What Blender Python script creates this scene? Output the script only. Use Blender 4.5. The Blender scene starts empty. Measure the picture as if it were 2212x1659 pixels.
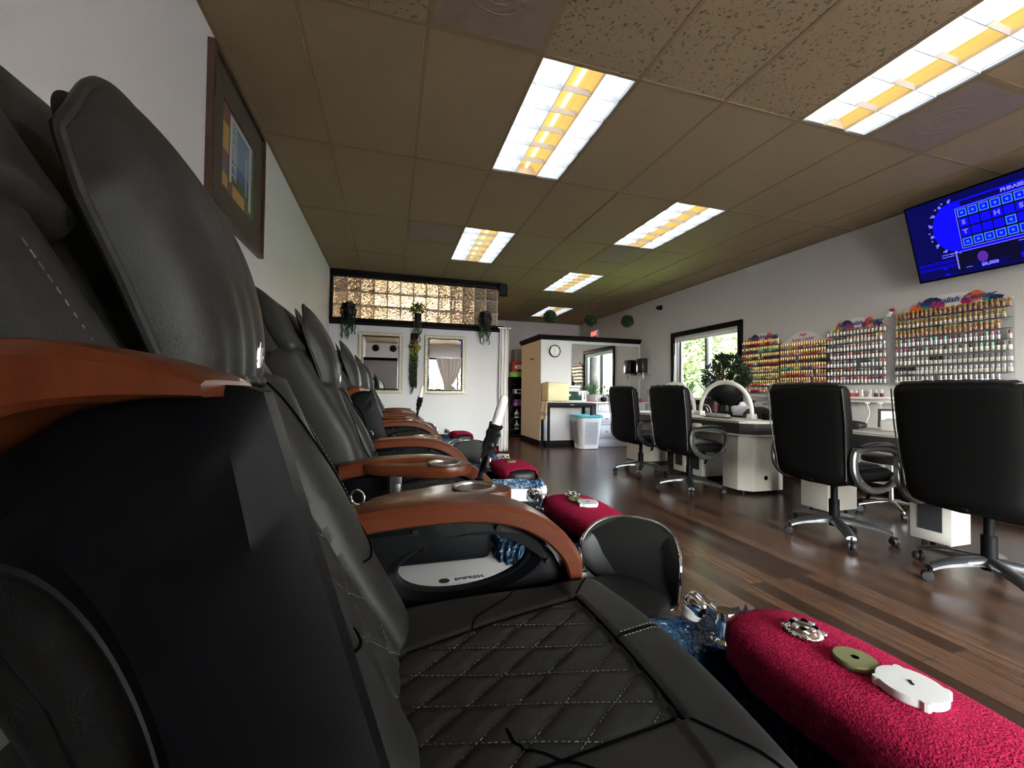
import bpy, bmesh, math, random
from mathutils import Vector, Matrix, Euler
PI = math.pi
random.seed(7)
S = bpy.context.scene
COL = S.collection
R = math.radians

# ------------------------------------------------------------------ materials
MATS = {}
def nodes_of(name):
    m = bpy.data.materials.new(name); m.use_nodes = True
    nt = m.node_tree
    b = nt.nodes['Principled BSDF']
    return m, nt, b
def N(nt, t, **kw):
    n = nt.nodes.new(t)
    for k, v in kw.items():
        if k in n.inputs: n.inputs[k].default_value = v
        else: setattr(n, k, v)
    return n
def coords(nt, kind='Object', scale=(1, 1, 1), rot=(0, 0, 0)):
    t = nt.nodes.new('ShaderNodeTexCoord'); mp = nt.nodes.new('ShaderNodeMapping')
    mp.inputs['Scale'].default_value = scale; mp.inputs['Rotation'].default_value = rot
    nt.links.new(t.outputs[kind], mp.inputs['Vector'])
    return mp.outputs['Vector']
def mat(name, col, rough=.5, metal=0, var=.08, vscale=12, bump=0, bscale=200, btype='noise', bdist=.001, spec=.5, coat=0, stretch=(1, 1, 1), sheen=0, trans=0):
    """Principled material: a little noise in the colour, an optional bump."""
    m, nt, b = nodes_of(name)
    L = nt.links.new
    v = coords(nt, 'Object', stretch)
    n = N(nt, 'ShaderNodeTexNoise', Scale=vscale, Detail=4)
    L(v, n.inputs['Vector'])
    mix = N(nt, 'ShaderNodeMix', data_type='RGBA')
    lo = [max(0, c * (1 - var)) for c in col]; hi = [min(1, c * (1 + var)) for c in col]
    mix.inputs['A'].default_value = (*lo, 1); mix.inputs['B'].default_value = (*hi, 1)
    L(n.outputs['Fac'], mix.inputs['Factor'])
    for s in mix.inputs:
        pass
    # RGBA sockets of the mix node
    ca = [s for s in mix.inputs if s.type == 'RGBA']
    ca[0].default_value = (*lo, 1); ca[1].default_value = (*hi, 1)
    out = [s for s in mix.outputs if s.type == 'RGBA'][0]
    L(out, b.inputs['Base Color'])
    b.inputs['Roughness'].default_value = rough; b.inputs['Metallic'].default_value = metal
    b.inputs['Specular IOR Level'].default_value = spec
    b.inputs['Coat Weight'].default_value = coat
    if sheen: b.inputs['Sheen Weight'].default_value = sheen
    if trans: b.inputs['Transmission Weight'].default_value = trans
    if bump:
        if btype == 'voronoi': t = N(nt, 'ShaderNodeTexVoronoi', Scale=bscale); o = t.outputs['Distance']
        elif btype == 'wave': t = N(nt, 'ShaderNodeTexWave', Scale=bscale, Distortion=2.0); o = t.outputs['Fac']
        else: t = N(nt, 'ShaderNodeTexNoise', Scale=bscale, Detail=3); o = t.outputs['Fac']
        L(v, t.inputs['Vector'])
        bp = N(nt, 'ShaderNodeBump', Strength=bump, Distance=bdist)
        L(o, bp.inputs['Height']); L(bp.outputs['Normal'], b.inputs['Normal'])
    MATS[name] = m
    return m
def emit(name, col, strength):
    m, nt, b = nodes_of(name)
    b.inputs['Base Color'].default_value = (*[min(1, c * .5) for c in col], 1)
    b.inputs['Specular IOR Level'].default_value = .04; b.inputs['Roughness'].default_value = .6
    b.inputs['Emission Color'].default_value = (*col, 1); b.inputs['Emission Strength'].default_value = strength
    MATS[name] = m
    return m

leather = mat('black_leather', (.0125, .0117, .0109), .50, bump=.22, bscale=650, btype='voronoi', bdist=.0008, var=.15, spec=.34)
leather_soft = mat('grey_black_leather', (.0135, .0124, .0116), .52, spec=.32, bump=.2, bscale=650, btype='voronoi', bdist=.0008, var=.12)
seam = mat('seam_black', (.002, .002, .002), .95, spec=.02)
thread = mat('grey_thread', (.085, .08, .075), .8)
plastic = mat('black_plastic', (.0026, .0026, .0032), .50, spec=.10, bump=.12, bscale=700, bdist=.0004)
plastic_gloss = mat('glossy_black_plastic', (.008, .008, .009), .16)
plastic_grey = mat('dark_grey_plastic', (.008, .008, .009), .5, spec=.15, bump=.1, bscale=600, bdist=.0004)
wood = mat('cherry_wood', (.085, .019, .0065), .30, var=.35, vscale=9, stretch=(1.5, 12, 12), coat=0, spec=.24)
white_pl = mat('white_plastic', (.72, .70, .67), .22, var=.03)
white_warm = mat('warm_white_laminate', (.66, .63, .57), .42, var=.03)
chrome = mat('chrome', (.86, .86, .87), .06, 1, var=.02)
silver = mat('silver_metal', (.18, .18, .185), .30, .9, var=.05)
steel = mat('brushed_steel', (.55, .53, .47), .28, .9, var=.05)
office = mat('office_leather', (.0022, .0022, .0024), .55, bump=.2, bscale=600, btype='voronoi', bdist=.0006, spec=.14)
office_top = mat('office_leather_shiny', (.006, .0055, .005), .27, bump=.3, bscale=350, btype='voronoi', bdist=.0008)
rubber = mat('rubber', (.010, .010, .011), .5)
wall_m = mat('wall_paint', (.61, .60, .605), .55, var=.02, vscale=3, bump=.12, bscale=260, bdist=.002)
wall_b = mat('beige_wall_paint', (.50, .465, .42), .6, var=.02, vscale=3, bump=.1, bscale=260, bdist=.002)
wall_w = mat('white_wall_paint', (.56, .56, .605), .5, var=.02, vscale=3, bump=.1, bscale=260, bdist=.002)
trim_m = mat('espresso_trim', (.0060, .0046, .0044), .50, var=.2, spec=.10)
towel = mat('red_terry', (.42, .007, .055), .95, var=.4, vscale=160, bump=1.0, bscale=260, bdist=.012, spec=.15)
towel_w = mat('white_terry', (.75, .74, .76), .95, bump=.7, bscale=300, bdist=.004)
felt = mat('olive_felt', (.15, .145, .055), .9, bump=.5, bscale=500, bdist=.001)
stone_w = mat('white_jet_plastic', (.62, .61, .58), .5, var=.05, bump=.25, bscale=200, bdist=.001)
liner = mat('blue_liner_film', (.006, .036, .085), .20, var=.6, vscale=30, bump=1.0, bscale=38, bdist=.02, spec=.6)
leaf_d = mat('dark_leaf', (.014, .030, .012), .45, var=.5, vscale=30)
leaf_g = mat('green_leaf', (.050, .12, .030), .45, var=.4, vscale=30)
leaf_y = mat('yellow_green_leaf', (.30, .34, .05), .5, var=.4, vscale=30)
leaf_o = mat('orange_petal', (.55, .23, .04), .5, var=.4, vscale=30)
moss = mat('boxwood_green', (.022, .045, .013), .7, var=.6, vscale=60)
pot_b = mat('black_pot', (.004, .004, .0045), .45, spec=.2)
pot_br = mat('brown_pot', (.10, .072, .060), .6)
soil = mat('soil', (.03, .02, .014), .95)
bark = mat('bark', (.10, .075, .05), .9, bump=.6, bscale=40, bdist=.01)
mosaic = mat('mosaic_cream', (.60, .55, .42), .3, var=.15, vscale=70)
mortar = mat('dark_grout', (.20, .17, .12), .8)
mirror_m = mat('mirror_silver', (.86, .88, .88), .008, 1, var=.0)
card = mat('white_card', (.78, .77, .78), .5, var=.02)
ink_b = mat('blue_ink', (.02, .05, .22), .5)
ink_p = mat('pink_ink', (.45, .03, .20), .5)
ink_k = mat('black_ink', (.015, .015, .015), .5)
paint_o = mat('orange_paint', (.75, .13, .04), .4, var=.3, vscale=40)
paint_m = mat('magenta_paint', (.42, .02, .16), .4, var=.4, vscale=40)
paint_n = mat('navy_paint', (.02, .025, .09), .4, var=.5, vscale=40)
paint_t = mat('teal_paint', (.03, .20, .22), .4, var=.5, vscale=40)
fabric_w = mat('white_curtain', (.74, .72, .72), .85, bump=.4, bscale=300, bdist=.002)
cream_ena = mat('cream_enamel', (.66, .60, .36), .35, var=.02)
linen = mat('beige_linen', (.66, .58, .46), .9, bump=.6, bscale=400, bdist=.002)
linen_s = mat('brown_stripe', (.20, .09, .06), .9)
basket_m = mat('white_basket', (.74, .74, .77), .35, var=.02)
basket_t = mat('turquoise_rim', (.10, .42, .46), .3)
wine = mat('purple_box', (.20, .06, .28), .6)
lime = mat('lime_plastic', (.22, .55, .05), .4)
cardb = mat('cardboard', (.30, .18, .10), .8)
red_box = mat('red_box', (.45, .03, .03), .5)
screen_f = mat('microwave_window', (.02, .05, .04), .12)
gold = mat('gold_cap', (.62, .40, .13), .25, .85, var=.1)
frame_b = mat('brown_frame', (.055, .028, .016), .3, var=.3)
matte = mat('brown_mat_board', (.055, .040, .030), .8, var=.05)
def thin_glass(name, tint, gloss):
    m = bpy.data.materials.new(name); m.use_nodes = True
    nt = m.node_tree; nt.nodes.clear()
    o = nt.nodes.new('ShaderNodeOutputMaterial'); mx = nt.nodes.new('ShaderNodeMixShader')
    a = nt.nodes.new('ShaderNodeBsdfTransparent'); g = nt.nodes.new('ShaderNodeBsdfGlossy')
    a.inputs['Color'].default_value = (*tint, 1); g.inputs['Roughness'].default_value = .05
    fr = nt.nodes.new('ShaderNodeLayerWeight'); fr.inputs['Blend'].default_value = gloss
    nt.links.new(fr.outputs['Fresnel'], mx.inputs['Fac'])
    nt.links.new(a.outputs[0], mx.inputs[1]); nt.links.new(g.outputs[0], mx.inputs[2])
    nt.links.new(mx.outputs[0], o.inputs['Surface'])
    return m
pane_m = thin_glass('window_pane', (.96, .98, .97), .12)
acryl = thin_glass('clear_acrylic', (.975, .98, .985), .07)
def glass_block_mat():
    m, nt, b = nodes_of('wavy_block_glass')
    b.inputs['Base Color'].default_value = (.97, .95, .92, 1); b.inputs['Roughness'].default_value = .02
    b.inputs['Transmission Weight'].default_value = 1; b.inputs['IOR'].default_value = 1.4
    v = coords(nt, 'Object', (26, 26, 26))
    t = N(nt, 'ShaderNodeTexNoise', Scale=1.0, Detail=1, Distortion=1.2); nt.links.new(v, t.inputs['Vector'])
    bp = N(nt, 'ShaderNodeBump', Strength=1, Distance=.03)
    nt.links.new(t.outputs['Fac'], bp.inputs['Height']); nt.links.new(bp.outputs['Normal'], b.inputs['Normal'])
    return m
block_m = glass_block_mat()

def floor_mat():
    m, nt, b = nodes_of('walnut_planks'); L = nt.links.new
    t = nt.nodes.new('ShaderNodeTexCoord'); sp = nt.nodes.new('ShaderNodeSeparateXYZ'); cb = nt.nodes.new('ShaderNodeCombineXYZ')
    L(t.outputs['Object'], sp.inputs[0]); L(sp.outputs['Y'], cb.inputs['X']); L(sp.outputs['X'], cb.inputs['Y'])
    br = N(nt, 'ShaderNodeTexBrick', offset=.37, offset_frequency=2)
    br.inputs['Color1'].default_value = (.033, .0178, .0122, 1); br.inputs['Color2'].default_value = (.122, .067, .043, 1)
    br.inputs['Mortar'].default_value = (.006, .004, .003, 1)
    br.inputs['Scale'].default_value = 1; br.inputs['Mortar Size'].default_value = .0012; br.inputs['Mortar Smooth'].default_value = .1
    br.inputs['Bias'].default_value = -.1; br.inputs['Brick Width'].default_value = 1.1; br.inputs['Row Height'].default_value = .095
    L(cb.outputs[0], br.inputs['Vector'])
    mp = nt.nodes.new('ShaderNodeMapping'); mp.inputs['Scale'].default_value = (42, 2.2, 1); L(t.outputs['Object'], mp.inputs['Vector'])
    n = N(nt, 'ShaderNodeTexNoise', Scale=1, Detail=6, Roughness=.65); L(mp.outputs[0], n.inputs['Vector'])
    rp = nt.nodes.new('ShaderNodeValToRGB'); rp.color_ramp.elements[0].position = .3; rp.color_ramp.elements[1].position = .72
    rp.color_ramp.elements[0].color = (.50, .45, .42, 1); rp.color_ramp.elements[1].color = (1.25, 1.2, 1.15, 1)
    L(n.outputs['Fac'], rp.inputs[0])
    mx = N(nt, 'ShaderNodeMix', data_type='RGBA', blend_type='MULTIPLY'); mx.inputs[0].default_value = 1
    ca = [s for s in mx.inputs if s.type == 'RGBA']; L(br.outputs['Color'], ca[0]); L(rp.outputs[0], ca[1])
    L([s for s in mx.outputs if s.type == 'RGBA'][0], b.inputs['Base Color'])
    b.inputs['Roughness'].default_value = .22; b.inputs['Specular IOR Level'].default_value = .36
    n2 = N(nt, 'ShaderNodeTexNoise', Scale=2.2, Detail=2); L(t.outputs['Object'], n2.inputs['Vector'])
    r2 = N(nt, 'ShaderNodeMapRange'); r2.inputs['To Min'].default_value = .25; r2.inputs['To Max'].default_value = .27
    L(n2.outputs['Fac'], r2.inputs['Value']); L(r2.outputs[0], b.inputs['Roughness'])
    bp = N(nt, 'ShaderNodeBump', Strength=.25, Distance=.002); L(br.outputs['Fac'], bp.inputs['Height']); bp.invert = True
    L(bp.outputs['Normal'], b.inputs['Normal'])
    return m
floor_m = floor_mat()
def tile_mat(name, fiss):
    m, nt, b = nodes_of(name); L = nt.links.new
    v = coords(nt)
    n = N(nt, 'ShaderNodeTexNoise', Scale=1.2, Detail=2); L(v, n.inputs['Vector'])
    rp = nt.nodes.new('ShaderNodeValToRGB')
    rp.color_ramp.elements[0].color = (.25, .185, .10, 1); rp.color_ramp.elements[1].color = (.29, .215, .118, 1)
    L(n.outputs['Fac'], rp.inputs[0])
    vo = N(nt, 'ShaderNodeTexNoise', Scale=55 if fiss else 170, Detail=2); L(v, vo.inputs['Vector'])
    r2 = nt.nodes.new('ShaderNodeValToRGB'); r2.color_ramp.elements[0].position = .34; r2.color_ramp.elements[1].position = .40
    r2.color_ramp.elements[0].color = (.35, .35, .35, 1) if fiss else (.75, .75, .75, 1)
    L(vo.outputs['Fac'], r2.inputs[0])
    mx = N(nt, 'ShaderNodeMix', data_type='RGBA', blend_type='MULTIPLY'); mx.inputs[0].default_value = 1
    ca = [s for s in mx.inputs if s.type == 'RGBA']; L(rp.outputs[0], ca[0]); L(r2.outputs[0], ca[1])
    L([s for s in mx.outputs if s.type == 'RGBA'][0], b.inputs['Base Color'])
    b.inputs['Roughness'].default_value = .9
    bp = N(nt, 'ShaderNodeBump', Strength=.6, Distance=.004); L(r2.outputs[0], bp.inputs['Height']); L(bp.outputs['Normal'], b.inputs['Normal'])
    return m
tile_a = tile_mat('ceiling_tile', False); tile_f = tile_mat('fissured_ceiling_tile', True)
tbar = mat('ceiling_grid_shade_tan', (.22, .16, .09), .7, spec=.1, var=.05)  # tan bars darker than the tiles: shadow lines beside them put into colour
vent_m = mat('perforated_vent', (.20, .155, .11), .6, bump=.8, bscale=160, btype='voronoi', bdist=.003)
vent_d = mat('vent_dust', (.30, .26, .21), .8)

# ------------------------------------------------------------------ mesh builder
class MB:
    def __init__(s): s.bm = bmesh.new(); s.mats = []
    def mi(s, m):
        if m not in s.mats: s.mats.append(m)
        return s.mats.index(m)
    def _fin(s, faces, m):
        i = s.mi(m)
        for f in faces: f.material_index = i
    def face(s, pts, m):
        vs = [s.bm.verts.new(p) for p in pts]; f = s.bm.faces.new(vs); s._fin([f], m); return f
    def box(s, c, size, m, rot=None, bev=0, seg=2, taper=None):
        n0 = len(s.bm.verts)
        mtx = Matrix.Translation(c)
        if rot is not None: mtx = mtx @ (rot.to_matrix().to_4x4() if isinstance(rot, Euler) else rot)
        t = bmesh.new(); bmesh.ops.create_cube(t, size=1)
        for v in t.verts:
            v.co = Vector((v.co.x * size[0], v.co.y * size[1], v.co.z * size[2]))
            if taper and v.co.z < 0: v.co.x *= taper; v.co.y *= taper
        if bev: bmesh.ops.bevel(t, geom=list(t.edges), offset=bev, segments=seg, affect='EDGES', profile=.5)
        s._merge(t, mtx, m)
    def _merge(s, t, mtx, m):
        i = s.mi(m); mp = {}
        for v in t.verts: mp[v] = s.bm.verts.new(mtx @ v.co)
        for f in t.faces:
            try: g = s.bm.faces.new([mp[v] for v in f.verts]); g.material_index = i
            except ValueError: pass
        t.free()
    def loft(s, rings, m, cap=True, closed=False):
        """rings: lists of points, all the same length, each ring closed."""
        vs = [[s.bm.verts.new(p) for p in r] for r in rings]; n = len(rings[0]); fs = []
        K = len(vs)
        for a in range(K if closed else K - 1):
            A, B = vs[a], vs[(a + 1) % K]
            for k in range(n):
                fs.append(s.bm.faces.new((A[k], A[(k + 1) % n], B[(k + 1) % n], B[k])))
        if cap and not closed:
            fs.append(s.bm.faces.new(list(reversed(vs[0])))); fs.append(s.bm.faces.new(vs[-1]))
        s._fin(fs, m)
    def tube(s, pts, r, m, seg=10, closed=False, cap=True, flat=1, up=None):
        pts = [Vector(p) for p in pts]; K = len(pts); rings = []
        rr = r if isinstance(r, (list, tuple)) else [r] * K
        prev = None
        for k in range(K):
            a = pts[(k - 1) % K] if (closed or k > 0) else pts[k]
            b = pts[(k + 1) % K] if (closed or k < K - 1) else pts[k]
            d = (b - a).normalized()
            if up is not None: u = Vector(up)
            elif prev is None: u = Vector((0, 0, 1)) if abs(d.z) < .9 else Vector((1, 0, 0))
            else: u = prev
            x = d.cross(u)
            if x.length < 1e-6: x = d.orthogonal()
            x.normalize(); y = x.cross(d).normalized(); prev = y
            rings.append([pts[k] + x * (math.cos(t) * rr[k]) + y * (math.sin(t) * rr[k] * flat) for t in [2 * PI * j / seg for j in range(seg)]])
        s.loft(rings, m, cap, closed)
    def cyl(s, p0, p1, r0, m, r1=None, seg=20):
        s.tube([p0, p1], [r0, r0 if r1 is None else r1], m, seg)
    def lathe(s, prof, m, c=(0, 0, 0), seg=28, cap=True, ax=1, ay=1):
        rings = [[Vector((c[0] + r * ax * math.cos(t), c[1] + r * ay * math.sin(t), c[2] + z)) for t in [2 * PI * j / seg for j in range(seg)]] for r, z in prof]
        s.loft(rings, m, cap)
    def prism(s, poly, off, m, bev=0):
        """poly: 3D points of a flat outline, extruded by the vector off."""
        t = bmesh.new(); off = Vector(off)
        vs = [t.verts.new(p) for p in poly]; f = t.faces.new(vs)
        r = bmesh.ops.extrude_face_region(t, geom=[f])
        bmesh.ops.translate(t, vec=off, verts=[v for v in r['geom'] if isinstance(v, bmesh.types.BMVert)])
        bmesh.ops.recalc_face_normals(t, faces=t.faces)
        if bev: bmesh.ops.bevel(t, geom=[e for e in t.edges], offset=bev, segments=2, affect='EDGES', profile=.5)
        s._merge(t, Matrix(), m)
    def ring_prism(s, outer, inner, off, m):
        """flat ring between two outlines of equal length, extruded by off."""
        off = Vector(off); n = len(outer)
        o0 = [s.bm.verts.new(p) for p in outer]; i0 = [s.bm.verts.new(p) for p in inner]
        o1 = [s.bm.verts.new(Vector(p) + off) for p in outer]; i1 = [s.bm.verts.new(Vector(p) + off) for p in inner]
        fs = []
        for k in range(n):
            j = (k + 1) % n
            fs += [s.bm.faces.new((o0[k], o0[j], i0[j], i0[k])), s.bm.faces.new((o1[j], o1[k], i1[k], i1[j])),
                   s.bm.faces.new((o0[j], o0[k], o1[k], o1[j])), s.bm.faces.new((i0[k], i0[j], i1[j], i1[k]))]
        s._fin(fs, m)
    def pad(s, c, half, m, e1=.35, e2=.35, nu=32, nv=18, fn=None, rot=None):
        """superellipsoid cushion, optionally bent by fn(Vector)->Vector in local space."""
        def sg(a, e): return math.copysign(abs(a) ** e, a)
        mtx = Matrix.Translation(c)
        if rot is not None: mtx = mtx @ rot.to_matrix().to_4x4()
        rings = []
        for i in range(nv + 1):
            ph = -PI / 2 + PI * i / nv; ph = max(-PI / 2 + .02, min(PI / 2 - .02, ph)); ring = []
            for j in range(nu):
                th = 2 * PI * j / nu
                p = Vector((half[0] * sg(math.cos(ph), e1) * sg(math.cos(th), e2), half[1] * sg(math.cos(ph), e1) * sg(math.sin(th), e2), half[2] * sg(math.sin(ph), e1)))
                if fn: p = fn(p)
                ring.append(mtx @ p)
            rings.append(ring)
        s.loft(rings, m)
    def grid(s, fn, nu, nv, m):
        vs = [[s.bm.verts.new(fn(i / nu, j / nv)) for j in range(nv + 1)] for i in range(nu + 1)]; fs = []
        for i in range(nu):
            for j in range(nv): fs.append(s.bm.faces.new((vs[i][j], vs[i + 1][j], vs[i + 1][j + 1], vs[i][j + 1])))
        s._fin(fs, m)
    def text(s, body, m, mtx, size=.1, shear=0, ext=.001, align='CENTER', bold=0):
        cu = bpy.data.curves.new('lettering', 'FONT'); cu.body = body; cu.size = size; cu.shear = shear; cu.extrude = ext; cu.align_x = align; cu.align_y = 'CENTER'
        cu.resolution_u = 3; cu.offset = bold
        o = bpy.data.objects.new('lettering', cu); COL.objects.link(o)
        dg = bpy.context.evaluated_depsgraph_get(); me = bpy.data.meshes.new_from_object(o.evaluated_get(dg))
        t = bmesh.new(); t.from_mesh(me); s._merge(t, mtx, m)
        bpy.data.objects.remove(o); bpy.data.curves.remove(cu); bpy.data.meshes.remove(me)
    def build(s, name, parent=None, loc=(0, 0, 0), rotz=0, ang=38, recalc=True):
        if recalc: bmesh.ops.recalc_face_normals(s.bm, faces=s.bm.faces)
        me = bpy.data.meshes.new(name); s.bm.to_mesh(me); s.bm.free()
        for m in s.mats: me.materials.append(m)
        if ang:
            me.polygons.foreach_set('use_smooth', [True] * len(me.polygons)); me.set_sharp_from_angle(angle=R(ang))
        o = bpy.data.objects.new(name, me); COL.objects.link(o)
        o.location = loc; o.rotation_euler = (0, 0, rotz)
        if parent is not None: o.parent = parent
        return o

def tag(o, label, cat, group=None, kind=None):
    o['label'] = label; o['category'] = cat
    if group: o['group'] = group
    if kind: o['kind'] = kind
    return o
def thing(name, label, cat, loc=(0, 0, 0), rotz=0, group=None):
    o = bpy.data.objects.new(name, None); COL.objects.link(o); o.empty_display_size = .1
    o.location = loc; o.rotation_euler = (0, 0, rotz)
    return tag(o, label, cat, group)
def struct(o): o['kind'] = 'structure'; return o
def dup(root, loc=None, rotz=None, label=None, group=None):
    def cp(o, par):
        c = o.copy(); COL.objects.link(c)
        if par is not None: c.parent = par
        for ch in KIDS.get(o.name, []): cp(ch, c)
        return c
    r = cp(root, None)
    if loc is not None: r.location = loc
    if rotz is not None: r.rotation_euler = (0, 0, rotz)
    if label: r['label'] = label
    if group: r['group'] = group
    return r
KIDS = {}
def index_kids():
    KIDS.clear()
    for o in bpy.data.objects:
        if o.parent is not None: KIDS.setdefault(o.parent.name, []).append(o)
def at(x, y, z, normal='-x', roll=0):
    """matrix for text lying on a wall: facing -x, -y or +z."""
    if normal == '-x': m = Matrix(((0, 0, -1), (-1, 0, 0), (0, 1, 0)))
    elif normal == '-y': m = Matrix(((1, 0, 0), (0, 0, -1), (0, 1, 0)))
    elif normal == '+x': m = Matrix(((0, 0, 1), (1, 0, 0), (0, 1, 0)))
    else: m = Matrix.Identity(3)
    return Matrix.Translation((x, y, z)) @ m.to_4x4() @ Matrix.Rotation(roll, 4, 'Z')
def smooth_path(pts, n=8):
    """Catmull-Rom through pts."""
    P = [Vector(p) for p in pts]; out = []
    for i in range(len(P) - 1):
        p0, p1, p2, p3 = P[max(i - 1, 0)], P[i], P[i + 1], P[min(i + 2, len(P) - 1)]
        for k in range(n):
            t = k / n
            out.append(.5 * ((2 * p1) + (p2 - p0) * t + (2 * p0 - 5 * p1 + 4 * p2 - p3) * t * t + (3 * p1 - p0 - 3 * p2 + p3) * t ** 3))
    out.append(P[-1]); return out
SKY, SUN, EXPO = 2.9, 3, 2.2
# ------------------------------------------------------------------ room shell
XL, XR, YF, YB, ZC = -.91, 4.89, -3.2, 10.14, 2.866
GX, GY, TW, TL = -.462, 2.0657, .6096, 1.2192
b = MB(); b.box(((XL + XR) / 2, (YF + YB) / 2, -.05), (XR - XL + .3, YB - YF + .3, .1), floor_m); struct(b.build('floor'))

LIGHTS = [(2, 0), (5, -1), (2, 2), (5, 1), (5, 3), (6, 5), (2, -2), (5, -3)]
VENTS = [(1, -1, 1), (1, 2, 0), (5, 2, 0), (6, -1, 1), (5, 4, 1)]   # column, row, half
b = MB()
xs = [XL] + [GX + TW * i for i in range(9)] + [XR]
ys = [YF] + [GY + TL * j for j in range(-4, 7)] + [YB]
for a in range(len(xs) - 1):
    for c in range(len(ys) - 1):
        col, row = a - 1, c - 5
        if (col, row) in LIGHTS: continue
        x0, x1, y0, y1 = xs[a], xs[a + 1], ys[c], ys[c + 1]
        fm = tile_f if (row in (-1, -2) and col in (1, 2, 3, 4, 0)) else tile_a
        # each tile bellies down by a hair so that the field is not dead flat
        h = random.uniform(.000, .003)
        b.box(((x0 + x1) / 2, (y0 + y1) / 2, ZC + .02 - h), (x1 - x0, y1 - y0, .04), fm)
struct(b.build('ceiling', ang=0))
b = MB()
for x in xs[1:-1]: b.box((x, (YF + YB) / 2, ZC - .001), (.024, YB - YF, .008), tbar, bev=.002, seg=1)
for y in ys[1:-1]: b.box(((XL + XR) / 2, y, ZC - .0015), (XR - XL, .024, .008), tbar, bev=.002, seg=1)
for s in (XL + .012, XR - .012): b.box((s, (YF + YB) / 2, ZC - .002), (.024, YB - YF, .01), tbar)
for (c, r, h) in VENTS:
    y = GY + TL * (r + .5)
    b.box((GX + TW * (c + .5), y, ZC - .001), (TW, .024, .008), tbar)
struct(b.build('trim_1'))

def wall(name, c, size, m): b = MB(); b.box(c, size, m); return struct(b.build(name, ang=0))
wall('wall_left', (XL - .06, (YF + YB) / 2, ZC / 2), (.12, YB - YF + .2, ZC + .1), wall_m)
wall('wall_back', ((XL + XR) / 2, YB + .06, ZC / 2), (XR - XL + .2, .12, ZC + .1), wall_m)
# right wall with its window
WY0, WY1, WZ0, WZ1 = 4.83, 6.26, .93, 2.05
b = MB()
b.box((XR + .08, (YF + WY0) / 2, ZC / 2), (.16, WY0 - YF, ZC + .1), wall_m)
b.box((XR + .08, (YB + WY1) / 2, ZC / 2), (.16, YB - WY1, ZC + .1), wall_m)
b.box((XR + .08, (WY0 + WY1) / 2, WZ0 / 2), (.16, WY1 - WY0, WZ0), wall_m)
b.box((XR + .08, (WY0 + WY1) / 2, (WZ1 + ZC) / 2 + .025), (.16, WY1 - WY0, ZC - WZ1 + .05), wall_m)
struct(b.build('wall_right', ang=0))
b = MB()   # dark casing
for y0, y1 in ((WY0 - .075, WY0 + .005), (WY1 - .005, WY1 + .075)): b.box((XR - .008, (y0 + y1) / 2, (WZ0 + WZ1) / 2), (.035, y1 - y0, WZ1 - WZ0 + .15), trim_m, bev=.004)
for z0, z1 in ((WZ0 - .075, WZ0 + .005), (WZ1 - .005, WZ1 + .075)): b.box((XR - .009, (WY0 + WY1) / 2, (z0 + z1) / 2), (.035, WY1 - WY0 + .15, z1 - z0), trim_m, bev=.004)
struct(b.build('trim_2'))
w1 = MB()
fm = mat('white_vinyl', (.74, .74, .80), .35, var=.02); dk = mat('dark_window_rail', (.02, .02, .022), .4)
xw = XR + .10
w1.box((xw, WY0 + .02, (WZ0 + WZ1) / 2), (.09, .04, WZ1 - WZ0), fm, bev=.004); w1.box((xw, WY1 - .02, (WZ0 + WZ1) / 2), (.09, .04, WZ1 - WZ0), fm, bev=.004)
w1.box((xw, (WY0 + WY1) / 2, WZ0 + .02), (.09, WY1 - WY0, .04), fm, bev=.004); w1.box((xw, (WY0 + WY1) / 2, WZ1 - .02), (.09, WY1 - WY0, .04), fm, bev=.004)
w1.box((xw, (WY0 + WY1) / 2 - .02, (WZ0 + WZ1) / 2), (.07, .05, WZ1 - WZ0), fm, bev=.004)
w1.box((xw - .01, WY1 - .075, (WZ0 + WZ1) / 2), (.05, .04, WZ1 - WZ0 - .06), dk); w1.box((xw - .012, (WY0 + WY1) / 2 + .025, (WZ0 + WZ1) / 2), (.05, .02, WZ1 - WZ0 - .06), dk)
w1 = struct(w1.build('window_1'))
p = MB(); p.box((xw, (WY0 + WY1) / 2, (WZ0 + WZ1) / 2), (.006, WY1 - WY0 - .06, WZ1 - WZ0 - .06), pane_m); p.build('pane', w1)
# rolled blind at the head of the window, with its cord
bl = thing('roller_blind', 'white blind rolled up at the head of the window, with a hanging cord', 'blind', (XR + .02, (WY0 + WY1) / 2, WZ1 - .03))
q = MB(); q.cyl((0, -.70, -.02), (0, .70, -.02), .028, card); q.box((0, 0, -.055), (.02, 1.38, .03), card, bev=.004); q.build('roll', bl)
q = MB(); q.tube(smooth_path([(-.03, .67, -.04), (-.04, .66, -.4), (-.03, .67, -.85), (-.05, .64, -.92), (-.06, .67, -.85), (-.045, .675, -.3)]), .004, card, 6); q.build('cord', bl)

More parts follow.
